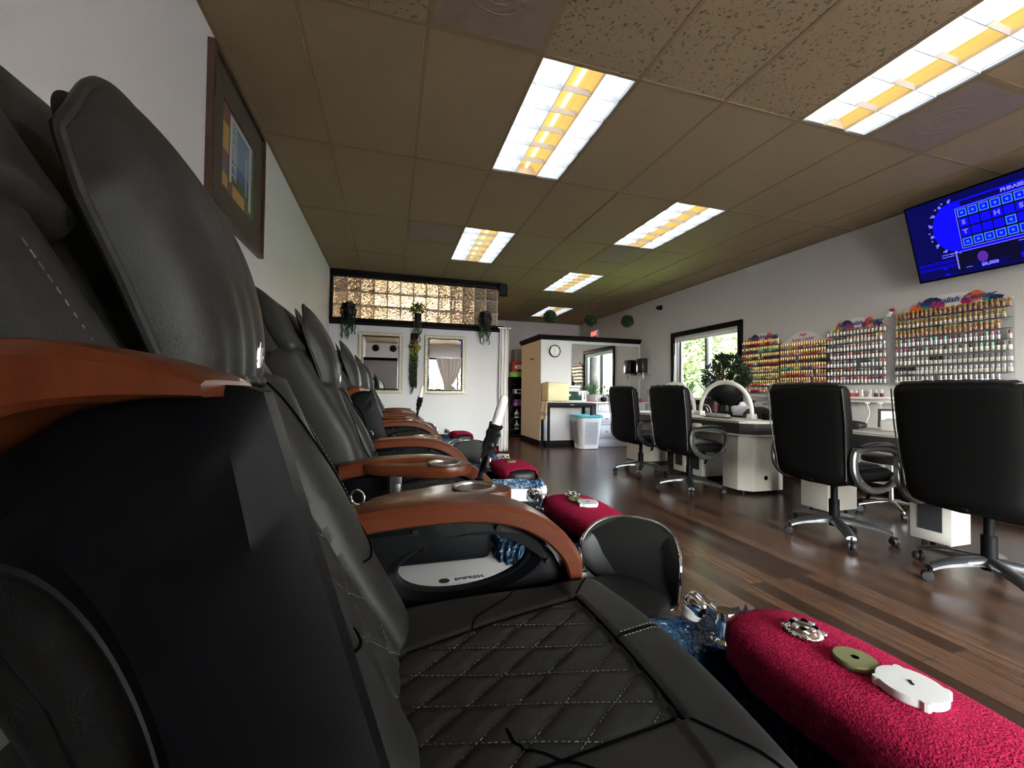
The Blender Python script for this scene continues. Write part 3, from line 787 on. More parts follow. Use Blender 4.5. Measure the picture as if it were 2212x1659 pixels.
        b = MB(); b.tube(rim, .0055, leather, 8, closed=True); b.build('piping', pl)
        b = MB()
        for (u0, v0, u1, v1, u2, v2) in ((-.02, .03, -.055, .055, -.04, .10), (.0, .03, -.01, .06, .01, .12), (.02, .03, .035, .06, .05, .10), (.03, .03, .065, .045, .08, .07)):
            b.tube([pil(.30 + u, v + .015, True) + BN * .001 for u, v in ((u0, v0), (u1, v1), (u2, v2))], .0014, chrome, 6)
        b.build('hand_emblem', pl)
        b = MB(); b.tube([BK(.235 + .014 * math.sin(a), .232, .098 + .011 * math.cos(a)) for a in [2 * PI * k / 16 for k in range(16)]], .002, chrome, 6, closed=True); b.build('ring_hook', t)
        # foot rest on its post, swivel spray head beside it
        b = MB(); b.pad((.855, -.008, .462), (.118, .264, .042), leather, .45, .55, 40, 18); fr = b.build('footrest', t)
        b = MB(); b.cyl((.90, 0, .17), (.88, 0, .43), .03, silver); b.box((.87, 0, .424), (.12, .2, .012), silver, bev=.003); b.build('footrest_post', t)
        b = MB(); b.lathe([(.034, 0), (.034, .008), (.028, .012), (.023, .014), (.022, .07), (.020, .074), (.001, .074)], chrome, (.742, .232, .442), 22); fa = b.build('spray_stand', t)
        b = MB(); hd = Vector((.712, .290, .507))
        b.tube([(.740, .234, .498), (.734, .250, .504), (.726, .268, .512)], [.009, .011, .014], chrome, 14); b.cyl((.728, .262, .510), (.720, .278, .514), .017, chrome, seg=16)
        b.pad(hd, (.028, .032, .026), chrome, .8, .8, 20, 12, rot=Euler((.5, .3, .6))); b.build('spray_head', fa)
        b = MB(); b.cyl(hd + Vector((-.006, .006, -.012)), hd + Vector((-.011, .011, -.034)), .027, white_pl, .021, 18); b.build('spray_face', fa)
        b = MB(); b.text('EMPRESS', ink_k, at(.258, -.372, .4160, '+z', R(2)), .026, 0, .0008)
        b.build('brand_lettering', t, ang=0)
        b = MB(); b.prism(rrect(.235, -.372, .0765, .0215, .021, .4132), (0, 0, .0018), ink_k); b.prism(rrect(.235, -.372, .075, .02, .0195, .4135), (0, 0, .0022), card); bp = b.build('badge_plate', t)
        b = MB(); b.cyl((.177, -.372, .4140), (.177, -.372, .4162), .017, ink_k, seg=24)
        for pp in (((-.008, -.008), (-.008, .008)), ((-.008, .008), (-.002, -.004)), ((-.002, -.004), (.003, .008)), ((.003, .008), (.003, -.008)), ((.008, .008), (.008, -.006)), ((.008, -.006), (.003, -.009))):
            b.tube([(.177 + pp[0][0], -.372 + pp[0][1], .4166), (.177 + pp[1][0], -.372 + pp[1][1], .4166)], .0011, gold, 5)
        b.build('badge_emblem', bp)
    else:
        index_kids()
        for ch in KIDS[proto.name]:
            if ch.name.split('.')[0] in ('armrest', 'tray'): continue
            c = ch.copy(); COL.objects.link(c); c.parent = t
            for g in KIDS.get(ch.name, []):
                d = g.copy(); COL.objects.link(d); d.parent = c
    make_arm(t, -1, near_up); make_arm(t, 1, far_up)
    if near_tray: make_tray(t, -1)
    if far_tray: make_tray(t, 1)
    return t
PC = [.57, 1.72, 2.87, 4.02, 5.17]
CH = []
CH.append(make_chair('nearest pedicure chair, near armrest swung up, quilted black seat filling the foreground', .03, PC[0], near_up=UPDEG, near_tray=False))
CH.append(make_chair('second pedicure chair from the front, both cherry armrests lowered, wooden tray on its near side', 0, PC[1], proto=CH[0]))
CH.append(make_chair('third pedicure chair from the front, cherry armrest swung up in front of its back pillow', 0, PC[2], near_up=UPDEG, near_tray=False, proto=CH[0]))
CH.append(make_chair('fourth pedicure chair from the front, before the one nearest the wall mirrors', 0, PC[3], proto=CH[0]))
CH.append(make_chair('farthest pedicure chair, nearest the glass block wall and its mirrors', 0, PC[4], proto=CH[0]))

# red towels over the foot rests
def make_towel(yc, cut, seed, label):
    random.seed(seed)
    rings = []; n = 72
    def sg(a, e): return math.copysign(abs(a) ** e, a)
    b = MB(); hx, hy, hz = .132, (.278 if cut else .266), .054
    phs = [88, 70, 55, 42, 30, 20, 10, 2]
    cut_y = -hy + .055 if cut else -9
    def pt(ph, th):
        x = hx * sg(math.cos(ph), .62) * sg(math.cos(th), .7); y = hy * sg(math.cos(ph), .55) * sg(math.sin(th), .62); z = hz * sg(math.sin(ph), .5)
        return Vector((x, y, z))
    for p in phs:
        rings.append([pt(R(p), 2 * PI * k / n) + Vector((0, 0, random.uniform(-.0008, .0008))) for k in range(n)])
    for q, (dz, o) in enumerate(((-.006, .002), (-.011, .003), (-.016, .001), (-.020, 0), (-.022, -.004)) if cut else ((-.012, .002), (-.026, .003), (-.04, .001), (-.052, 0), (-.06, -.004))):
        ring = []
        for k in range(n):
            th = 2 * PI * k / n; p = pt(R(2), th); d = Vector((p.x, p.y * .3, 0)).normalized()
            rip = .004 * (q + 1) / 4 * math.sin(9 * th + seed) + .003 * (q / 4) * math.sin(17 * th)
            extra = (-.014 * max(0, math.cos(th - 2.6 - .2 * seed)) ** 6 - .05 * max(0, math.cos(th + .9)) ** 10) * q / 4 if cut else 0
            ring.append(p + d * (o + rip) + Vector((0, 0, dz + extra)))
        rings.append(ring)
    if cut:
        for r in rings:
            for p in r:
                if p.y < cut_y: p.y = cut_y + (p.y - cut_y) * .0 - .012 * abs(math.sin(p.x * 20))
    b.loft(rings, towel, cap=False); b.face([v.copy() for v in rings[0]], towel)
    bmesh.ops.remove_doubles(b.bm, verts=b.bm.verts, dist=.0004)
    if cut:
        dead = [f for f in b.bm.faces if all(v.co.y < cut_y + .0005 for v in f.verts)]
        bmesh.ops.delete(b.bm, geom=dead, context='FACES')
    o = b.build('towel', None, (.858, yc - (.008 if cut else .016), .464), ang=70)
    so = o.modifiers.new('cloth', 'SOLIDIFY'); so.thickness = .004; so.offset = 1
    sb = o.modifiers.new('soft', 'SUBSURF'); sb.levels = 1; sb.render_levels = 1
    return tag(o, label, 'towel', 'red towels on the foot rests')
make_towel(PC[0], False, 1, 'crimson terry towel wrapped around the nearest foot rest')
make_towel(PC[1], True, 2, 'crimson towel on the second foot rest, black pad end showing, two discs on it')
make_towel(PC[2], True, 3, 'crimson towel on the third foot rest, its corner hanging low')
make_towel(PC[3], True, 4, 'crimson towel on the fourth foot rest, half hidden behind the black wrapped wand')
make_towel(PC[4], True, 5, 'crimson towel on the farthest foot rest, before the white wall')

# jet covers lying on the towels
def chrome_cover(x, y, z, rz, label):
    t = MB(); t.lathe([(.034, 0), (.036, .004), (.033, .010), (.024, .017), (.012, .020), (.001, .0205)], chrome, (0, 0, 0), 24)
    for k in range(4):
        a = PI / 2 * k + .5
        t.pad((.034 * math.cos(a), .034 * math.sin(a), .006), (.008, .008, .006), chrome, .9, .9, 10, 8)
        t.pad((.020 * math.cos(a + .7), .020 * math.sin(a + .7), .016), (.009, .007, .006), chrome, .9, .9, 10, 8)
    o = t.build('jet_cover', None, (x, y, z), rz)
    h = MB()
    for k in range(4):
        a = PI / 2 * k + 1.9; h.cyl((.02 * math.cos(a), .02 * math.sin(a), .014), (.02 * math.cos(a), .02 * math.sin(a), .0195), .0055, seam, seg=12)
    h.build('jet_hole', o)
    return tag(o, label, 'jet cover', 'chrome jet covers')
def felt_disc(x, y, z, rz, label):
    t = MB(); t.lathe([(.006, .0), (.0335, 0), (.035, .002), (.035, .010), (.0335, .012), (.006, .012)], felt, (0, 0, 0), 36, cap=False)
    o = t.build('felt_disc', None, (x, y, z), rz)
    h = MB(); h.lathe([(.0065, .003), (.0065, .0125), (.0045, .0128), (.0045, .003)], seam, (0, 0, 0), 14); h.build('centre_eyelet', o)
    return tag(o, label, 'disc', 'olive felt discs')
def white_disc(x, y, z, rz, label):
    t = MB(); out = []
    for k in range(72):
        a = 2 * PI * k / 72; r = .047
        for a0 in (0, PI / 2, PI, 3 * PI / 2):
            d = abs((a - a0 + PI) % (2 * PI) - PI)
            if d < .14: r = .047 + .007 * math.cos(d / .14 * PI / 2) ** .5
        out.append((r * math.cos(a), r * math.sin(a)))
    def ring(k, zz): return [Vector((p[0] * k, p[1] * k, zz)) for p in out]
    t.loft([ring(.97, 0), ring(1, .002), ring(1, .013), ring(.985, .015), ring(.9, .0152), ring(.4, .0155)], stone_w)
    o = t.build('jet_plate', None, (x, y, z), rz, ang=30)
    h = MB()
    for s in (-1, 1): h.cyl((s * .0035, 0, .0152), (s * .0035, 0, .0166), .003, plastic_grey, seg=10)
    h.build('pin_hole', o)
    return tag(o, label, 'jet plate', 'white jet plates')
ZT = .464 + .0575
chrome_cover(.858, .676, ZT - .001, .3, 'chrome jet cover with holes on the nearest red towel'); felt_disc(.855, .572, ZT, 0, 'olive felt disc between chrome cover and white plate on the nearest towel'); white_disc(.868, .492, ZT, .9, 'white plastic jet plate with tabs on the nearest red towel')
chrome_cover(.868, 1.87, ZT - .001, .9, 'chrome jet cover on the second red towel'); felt_disc(.842, 1.775, ZT, 0, 'olive felt disc on the second red towel'); white_disc(.866, 1.70, ZT, .4, 'white plastic jet plate on the second red towel')
chrome_cover(.85, 3.04, ZT - .001, .1, 'chrome jet cover on the third red towel'); felt_disc(.845, 2.87, ZT, 0, 'olive felt disc on the third red towel')
white_disc(.855, 3.13, ZT, .2, 'flat pale jet plate at the far end of the third red towel')

# white capped wands standing at the armrests
def wand(x, y, z, lean, label):
    t = thing('massage_wand', label, 'wand', (x, y, z), 0, 'white capped wands')
    b = MB(); b.lathe([(.016, 0), (.016, .006), (.009, .010)], plastic, (0, 0, 0), 14); b.cyl((0, 0, .005), (lean * .25, 0, .09), .0085, plastic_gloss); b.build('stand', t)
    b = MB(); pts = []; rad = []
    for i in range(9):
        f = i / 8; pts.append((lean * (.2 + .45 * f), .004 * math.sin(i * 2), .07 + .115 * f)); rad.append(.012 + .012 * min(1, f * 2) + .003 * math.sin(i * 2.4))
    b.tube(pts, rad, plastic_gloss, 12)
    b.tube([(lean * .3, -.02, .085), (lean * .18, -.028, .05), (lean * .16, -.024, .03)], [.004, .01, .003], plastic_gloss, 8); b.build('black_wrap', t)
    b = MB(); p = Vector((lean * .64, 0, .185)); q = Vector((lean, 0, .285)); d = (q - p)
    b.tube([p, p + d * .5, p + d * .85, p + d * .95, q], [.0165, .0165, .0155, .011, .003], white_pl, 16); b.build('white_cap', t)
    return t
wand(.285, PC[1] - .385, .735, .085, 'tall white capped wand in black plastic wrap beside the second chair armrest')
wand(.215, PC[3] - .385, .79, .05, 'distant white capped wand in black wrap, in front of the wall between the mirrors')
b = MB()
co = []
for i in range(150):
    f = i / 149; co.append((.155 - .05 * f + .008 * math.cos(i * .9), 1.36 + .008 * math.sin(i * .9), .64 - .13 * f))
b.tube(co, .0028, plastic, 5)
tag(b.build('coiled_cord'), 'black coiled remote cord seen through the nearest chair armrest opening', 'cord')
# ------------------------------------------------------------------ low pedicure stools with wrap-around backs
def make_stool(x, y, rz, label):
    t = thing('pedicure_stool', label, 'stool', (x, y, 0), rz, 'low black stools with chrome rims')
    b = MB(); b.pad((0, 0, .405), (.172, .172, .045), leather, .5, 1, 36, 14); b.build('seat', t)
    b = MB(); b.lathe([(.150, .352), (.162, .358), (.162, .366), (.150, .370)], chrome, (0, 0, 0), 36); b.build('seat_rim', t)
    # back: a curved shell, padded inside, chrome strip round the edge; it wraps the +y side of the seat
    A = R(74)
    def P(u, v, r):
        a = PI / 2 + u * A; top = .640 - .05 * abs(u) ** 3; bot = .345 + .13 * max(0, u - .1) ** 1.2 + .06 * max(0, -u - .5)
        ev = v; z = bot + (top - bot) * ev
        rr = r + .02 * (z - .4) / .25
        return Vector((rr * math.cos(a), rr * math.sin(a), z))
    # outline in (u, v) rounded like a bean
    def out(k, n=72, s=1):
        a = 2 * PI * k / n; ca, sa = math.cos(a), math.sin(a)
        return (s * math.copysign(abs(ca) ** .62, ca), .5 + s * .5 * math.copysign(abs(sa) ** .62, sa))
    n = 72
    b = MB(); b.loft([[P(*out(k, n, s), r) for k in range(n)] for s, r in ((1, .192), (.96, .180), (.86, .172), (.6, .168), (.3, .168), (.02, .168))], leather)
    bk = b.build('backrest', t, ang=60)
    b = MB(); b.loft([[P(*out(k, n, s), r) for k in range(n)] for s, r in ((1, .200), (.95, .208), (.7, .212), (.3, .213), (.02, .213))], plastic_gloss); b.build('back_shell', bk)
    b = MB(); b.tube([P(*out(k, n, 1.005), .196) for k in range(n)], .0065, chrome, 8, closed=True); b.build('chrome_rim', bk)
    b = MB(); b.box((0, .165, .375), (.05, .05, .03), chrome, bev=.005); b.box((0, .193, .40), (.05, .012, .08), chrome, bev=.003); b.cyl((0, 0, .06), (0, 0, .36), .024, chrome); b.build('column', t)
    b = MB()
    for k in range(5):
        a = 2 * PI * k / 5; b.tube([(0, 0, .085), (.10 * math.cos(a), .10 * math.sin(a), .08), (.17 * math.cos(a), .17 * math.sin(a), .058)], [.018, .014, .010], chrome, 10)
    b.build('star_base', t)
    for k in range(5):
        a = 2 * PI * k / 5; b = MB(); b.cyl((.17 * math.cos(a) - .011 * math.sin(a), .17 * math.sin(a) + .011 * math.cos(a), .025), (.17 * math.cos(a) + .011 * math.sin(a), .17 * math.sin(a) - .011 * math.cos(a), .025), .025, rubber, seg=16)
        b.cyl((.17 * math.cos(a), .17 * math.sin(a), .02), (.17 * math.cos(a), .17 * math.sin(a), .06), .006, chrome, seg=8); b.build('caster', t)
    t.scale = (.81, .81, .93); return t
st = make_stool(.705, 1.14, R(-48), 'nearest low black stool, wrap-around back with chrome rim, beside the nearest chair seat')
index_kids(); dup(st, (.66, 3.45, 0), R(-10), 'low black stool behind the black wrapped wand')
index_kids(); dup(st, (.60, 5.72, 0), R(60), 'farthest low black stool, before the white wall under the mirrors')

# ------------------------------------------------------------------ office chairs
def make_office(x, y, rz, a0, label):
    t = thing('office_chair', label, 'office chair', (x, y, 0), rz, 'black executive chairs at the nail tables')
    # back: local +x is the sitter's front; rear face nearly flat, front padded
    def hw(f): return .245 + .03 * min(1, f * 1.6) - .02 * max(0, f - .9) * 8 * .1
    def bx(f): return -.235 - .085 * f
    b = MB(); rings = []; K = 26
    for i in range(K + 1):
        f = i / K; z = .44 + .655 * f; e = (min(1, max(.04, (f + .006) / .08), ) ** .5) * (min(1, (1.012 - f) / .06) ** .5)
        ring = []
        for k in range(28):
            a = 2 * PI * k / 28; ca, sa = math.cos(a), math.sin(a)
            yy = hw(f) * (.93 + .07 * e) * math.copysign(abs(ca) ** .4, ca)
            th = .052 * e
            xx = bx(f) + th * math.copysign(abs(sa) ** .5, sa) + .03 * (yy / .27) ** 2
            zz = z + (-.035 * (1 - (yy / .27) ** 2) * (1 - min(1, f * 4)) if f < .25 else 0) + .012 * (1 - (yy / .27) ** 2) * (f > .9)
            ring.append(Vector((xx, yy, zz)))
        rings.append(ring)
    b.loft(rings, office); back = b.build('backrest', t, ang=55)
    b = MB()
    b.tube([(bx(1) - .01 + .03 * (v / .26) ** 2, v, 1.098 + .008 * (1 - (v / .26) ** 2) + .002 * math.sin(v * 70)) for v in [-.245 + .49 * k / 30 for k in range(31)]], [.008] + [.021 + .0015 * math.sin(k * 1.9) for k in range(29)] + [.008], office_top, 12, flat=.8)
    b.build('top_roll', back)
    b = MB(); b.pad((-.225, 0, 1.0), (.042, .225, .085), office_top, .5, .6, 28, 14, rot=Euler((0, R(-8), 0))); b.pad((-.20, 0, .80), (.05, .215, .12), office, .55, .6, 28, 14, rot=Euler((0, R(-8), 0))); b.pad((-.175, 0, .60), (.05, .205, .10), office, .55, .6, 28, 14, rot=Euler((0, R(-8), 0))); b.build('front_padding', back)
    b = MB()
    edge = [(bx(.03 + .94 * k / 20) - .046 + .03, -hw(.03 + .94 * k / 20) * .985, .44 + .655 * (.03 + .94 * k / 20)) for k in range(21)]
    b.tube(edge, .0045, office_top, 6); b.build('piping', back); b = MB(); b.tube([(p[0], -p[1], p[2]) for p in edge], .0045, office_top, 6); b.build('piping', back)
    b = MB(); b.pad((.03, 0, .475), (.265, .255, .052), office, .45, .5, 40, 16); b.pad((.05, 0, .515), (.215, .20, .028), office_top, .5, .5, 36, 12); b.pad((.245, 0, .46), (.05, .24, .06), office, .8, .5, 28, 12); b.build('seat', t)
    for sd in (1, -1):
        pth = smooth_path([(-.235, 0, .655), (-.245, 0, .60), (-.235, 0, .52), (-.19, 0, .455), (-.11, 0, .405), (-.03, 0, .392), (.07, 0, .402), (.15, 0, .445), (.20, 0, .51), (.215, 0, .575), (.195, 0, .625), (.13, 0, .658), (.02, 0, .674), (-.12, 0, .672), (-.20, 0, .668), (-.235, 0, .655)], 5)[:-1]
        b = MB(); n = len(pth); rings = []
        for i, p in enumerate(pth):
            d = (pth[(i + 1) % n] - pth[i - 1]).normalized(); nn = Vector((-d.z, 0, d.x))
            w = .016 + .009 * max(0, math.cos(2 * PI * (i / n - .22)))
            rings.append([Vector((p.x, sd * .285, p.z)) + nn * (w * u) + Vector((0, v * .018, 0)) for u, v in ((1, -.6), (1, .6), (.6, 1), (-.6, 1), (-1, .6), (-1, -.6), (-.6, -1), (.6, -1))])
        b.loft(rings, silver, closed=True); ar = b.build('armrest', t, ang=30)
        b = MB(); b.tube([(-.19, sd * .285, .685), (-.05, sd * .285, .700), (.08, sd * .285, .698), (.175, sd * .285, .670), (.21, sd * .285, .63)], [.02, .036, .036, .03, .012], office_top, 14, flat=.5, up=(0, 0, 1)); b.build('arm_pad', ar)
        b = MB()
        for (px, pz) in ((-.225, .60), (-.195, .47), (.14, .455)): b.cyl((px, sd * .302, pz), (px, sd * .306, pz), .007, steel, seg=10)
        b.build('bolt', ar)
    b = MB(); b.box((0, 0, .405), (.26, .20, .05), plastic, bev=.01); b.box((-.19, 0, .42), (.18, .07, .04), plastic, Euler((0, .25, 0)), bev=.008); b.build('tilt_mechanism', t)
    b = MB(); b.tube([(.0, -.09, .392), (.01, -.17, .385), (-.0, -.215, .355)], .005, plastic, 8); b.pad((-.004, -.228, .34), (.014, .01, .03), plastic, .6, .8, 12, 8, rot=Euler((.4, 0, 0))); b.build('lever', t)
    b = MB(); b.cyl((0, 0, .07), (0, 0, .26), .033, plastic); b.cyl((0, 0, .26), (0, 0, .40), .022, plastic); b.build('gas_column', t)
    legs = [a0 + 72 * k for k in range(5)]
    for a in legs:
        a = R(a); d = Vector((math.cos(a), math.sin(a), 0)); s = Vector((-d.y, d.x, 0)); b = MB(); rings = []
        for i in range(12):
            f = i / 11; r = .02 + .30 * f; z = .118 - .030 * f * f - .012 * f ** 6; w = .034 - .006 * f + .004 * math.sin(f * PI); h = .026 - .012 * f
            rings.append([d * r + s * (w * u) + Vector((0, 0, z + h * v)) for u, v in ((1, -.8), (1, .1), (.7, .7), (.25, 1), (-.25, 1), (-.7, .7), (-1, .1), (-1, -.8))])
        b.loft(rings, silver); lg = b.build('base_leg', t, ang=40)
        b = MB(); b.pad(d * .262 + Vector((0, 0, .099)), (.05, .019, .008), rubber, .8, .8, 18, 8, rot=Euler((0, .16, a))); b.build('foot_pad', lg)
        b = MB(); c = d * .315; w = (s * .8 + d * .6).normalized(); c2 = c + d * .012
        for q in (-1, 1):
            b.lathe([(.001, -.012), (.022, -.011), (.0275, -.004), (.0275, .004), (.022, .011), (.001, .012)], rubber, (0, 0, 0), 18)
        # turn the two wheel halves onto the axle
        ax = w; m = ax.to_track_quat('Z', 'Y').to_matrix().to_4x4(); vs = list(b.bm.verts); h = len(vs) // 2
        for vi, v in enumerate(vs): v.co = Matrix.Translation(c2 + Vector((0, 0, .0278)) + ax * (.014 if vi >= h else -.014)) @ m @ v.co
        b.cyl(c2 + Vector((0, 0, .03)) - ax * .02, c2 + Vector((0, 0, .03)) + ax * .02, .009, plastic, seg=10); b.cyl(c + Vector((0, 0, .05)), c + Vector((0, 0, .085)), .008, plastic, seg=10)
        b.build('caster', t)
    return t
OC = make_office(3.10, 3.72, R(4), 158, 'black office chair with silver arms before the near arched lamp, second from the window')
for (x, y, rz, lab) in ((3.13, 4.66, R(3), 'black office chair farthest along the tables, nearest the white drawer cabinet'),
                        (3.17, 2.26, R(2), 'black office chair before the small polish racks, silver star base in full view'),
                        (3.21, 1.455, R(2), 'nearest black office chair, its broad back cut by the right edge')):
    index_kids(); dup(OC, (x, y, 0), rz, lab)

# ------------------------------------------------------------------ nail tables
def pedestal(t, x0, x1, y0, y1, z0, z1, m, chamfer=None, name='pedestal'):
    b = MB()
    if chamfer:
        c = chamfer; poly = [(x0, y1), (x0, y0 + c * 1.3), (x0 + c, y0), (x1, y0), (x1, y1)]
        b.prism([(px, py, z0) for px, py in poly], (0, 0, z1 - z0), m, bev=.006)
    else: b.box(((x0 + x1) / 2, (y0 + y1) / 2, (z0 + z1) / 2), (x1 - x0, y1 - y0, z1 - z0), m, bev=.005)
    return b.build(name, t)
dark_band = mat('charcoal_band', (.030, .030, .032), .5)
vent_k = mat('filter_cloth', (.024, .025, .028), .8, bump=.5, bscale=400, bdist=.001)
def slab(t, name, poly, z0, z1, m, bev=.004):
    b = MB(); b.prism([(x, y, z0) for x, y in poly], (0, 0, z1 - z0), m, bev=bev); return b.build(name, t)
def nail_table(label, X0, X1, Y0, Y1, peds, ch=.09):
    t = thing('nail_table', label, 'table', (0, 0, 0), 0, 'white nail tables along the right wall')
    P = lambda g: [(X0 - g, Y1 + g), (X0 - g, Y0 + ch * 1.3 - g * .4), (X0 + ch - g * .4, Y0 - g), (X1 + g, Y0 - g), (X1 + g, Y1 + g)]
    slab(t, 'top', P(.012), .742, .757, white_warm); slab(t, 'top_edge', P(.004), .728, .742, white_warm)
    slab(t, 'drawer_band', P(-.004), .615, .729, dark_band); slab(t, 'lower_edge', P(.012), .598, .616, white_warm)
    for p in peds:
        q = pedestal(t, *p['box'], .035, .60, white_warm, p.get('ch'))
        x0, x1, y0, y1 = p['box']
        if p.get('vent'):
            b = MB(); b.box((x0 - .001, (y0 + y1) / 2, .31), (.008, (y1 - y0) * .58, .40), vent_k); b.build('filter_panel', q)
        if p.get('hole'):
            hx, hz = p['hole']; b = MB(); b.cyl((hx, y0 - .002, hz), (hx, y0 + .004, hz), .020, seam, seg=24); b.lathe([(.020, 0), (.023, .001), (.023, .003), (.020, .004)], plastic, (0, 0, 0), 24, cap=False)
            vs = list(b.bm.verts)[-96:]
            for v in vs: v.co = Vector((hx + v.co.x, y0 - v.co.z, hz + v.co.y))
            b.build('cable_hole', q)
        for cx in (x0 + .06, x1 - .05):
            b = MB(); b.cyl((cx, y1 - .05, 0), (cx, y1 - .05, .036), .014, rubber, seg=12); b.build('foot', q); b = MB(); b.cyl((cx + .02 if cx < x1 - .1 else cx, y0 + .06 + (.06 if p.get('ch') else 0), 0), (cx + .02 if cx < x1 - .1 else cx, y0 + .06 + (.06 if p.get('ch') else 0), .036), .014, rubber, seg=12); b.build('foot', q)
    return t
T1 = nail_table('long white nail table with a charcoal band, by the window, two arched lamps on top', 3.48, 3.99, 3.32, 5.62,
                [dict(box=(3.485, 3.965, 3.345, 3.66), ch=.085, hole=(3.735, .17)), dict(box=(3.60, 3.95, 4.10, 4.33), vent=1), dict(box=(3.60, 3.95, 4.40, 4.62), vent=1), dict(box=(3.50, 3.95, 5.20, 5.58))])
b = MB(); b.pad((3.455, 4.02, .655), (.045, .07, .035), white_warm, .7, .8, 20, 12); b.build('wrist_rest', T1)
T2 = nail_table('long white nail table with a charcoal band, nearer the viewer, under the largest polish rack', 3.50, 3.99, .70, 2.92,
                [dict(box=(3.60, 3.95, 2.62, 2.86), ch=None), dict(box=(3.58, 3.78, 1.80, 2.03), vent=1), dict(box=(3.58, 3.95, .74, 1.0))], ch=.07)

# arched lamps
def arch_lamp(x, y0, y1, z, h, label):
    t = thing('arch_lamp', label, 'lamp', (x, (y0 + y1) / 2, z), 0, 'white arched table lamps'); hw = (y1 - y0) / 2
    pts = [(0, -hw, .045)] + [(0, -hw * math.cos(a) * (1 if True else 0), .045 + (h - .045) * math.sin(a) ** .9) for a in [PI * k / 40 for k in range(1, 40)]] + [(0, hw, .045)]
    b = MB(); b.tube(pts, .026, white_pl, 12, flat=.75, up=(1, 0, 0)); b.build('arch', t)
    for s in (-1, 1): b = MB(); b.box((0, s * hw, .028), (.075, .07, .056), white_pl, bev=.006, taper=1.15); b.build('lamp_foot', t)
    b = MB(); b.tube([(0, p[1] * .955, p[2] * .955 + .001) for p in pts[3:-3]], .011, mat('lamp_diffuser', (.82, .80, .76), .4, var=.01), 8); b.build('diffuser', t)
    return t
arch_lamp(3.93, 3.70, 4.50, .757, .425, 'white arched lamp at the near end of the window nail table')
arch_lamp(3.93, 4.62, 5.42, .757, .425, 'white arched lamp farther along the window nail table, partly behind a chair back')
arch_lamp(3.90, .78, 1.62, .757, .42, 'white arched lamp peeping over the nearest office chair at the right edge')

# things on the tables
t = thing('hand_cushion', 'shiny silver and black patterned hand cushion under the near arched lamp', 'cushion', (3.66, 3.92, .757))
b = MB(); b.pad((0, 0, .028), (.06, .16, .028), mat('silver_pattern_vinyl', (.32, .31, .29), .15, var=.9, vscale=45), .7, .5, 30, 12); b.build('cushion_body', t)
b = MB(); b.box((0, 0, .006), (.10, .33, .012), plastic_gloss, bev=.004); b.build('cushion_base', t)
t = thing('power_adapter', 'small black box with a looped cable at the near corner of the window table', 'adapter', (3.92, 3.50, .757))
b = MB(); b.box((0, 0, .035), (.06, .08, .07), plastic, bev=.006); b.build('box_body', t); b = MB(); b.tube(smooth_path([(0, .0, .07), (0, .01, .11), (0, -.03, .12), (0, -.05, .07), (0, -.06, .01)]), .003, plastic, 6); b.build('cable', t)
t = thing('charger_plug', 'white plug with a white wire standing by the far foot of the near arched lamp', 'charger', (3.80, 4.36, .757))
b = MB(); b.box((0, 0, .03), (.03, .03, .06), white_pl, bev=.004); b.build('plug_body', t); b = MB(); b.tube(smooth_path([(0, 0, .06), (0, -.05, .13), (0, -.14, .13), (0, -.2, .02)]), .004, white_pl, 6); b.build('wire', t)
t = thing('hand_cushion', 'black oblong hand cushion on the nearer nail table beside the white tray', 'cushion', (3.66, 2.52, .757))
b = MB(); b.pad((0, 0, .035), (.055, .15, .035), leather, .7, .4, 30, 12); b.build('cushion_body', t)
t = thing('nail_lamp', 'low white curing lamp with a tray lid on the nearer nail table', 'nail lamp', (3.74, 2.14, .757))
b = MB(); b.box((0, 0, .045), (.16, .26, .09), white_pl, bev=.018, seg=3); b.build('lamp_body', t); b = MB(); b.box((0, 0, .094), (.12, .20, .012), card, bev=.005); b.build('lid', t)
t = thing('picture_frame', 'small silver rimmed photo frame leaning behind the white curing lamp', 'picture frame', (4.0, 2.36, .757), R(35))
b = MB(); b.box((0, 0, .09), (.012, .22, .16), silver, Euler((0, -.25, 0)), bev=.004); b.build('frame', t); b = MB(); b.box((-.009, 0, .09), (.004, .18, .12), card, Euler((0, -.25, 0))); b.build('photo', t)
t = thing('hand_cushion', 'black glossy armrest cushion between the curing lamp and the nearest chair back', 'cushion', (3.88, 2.02, .757))
b = MB(); b.pad((0, 0, .05), (.06, .17, .05), office_top, .7, .5, 30, 12); b.build('cushion_body', t)

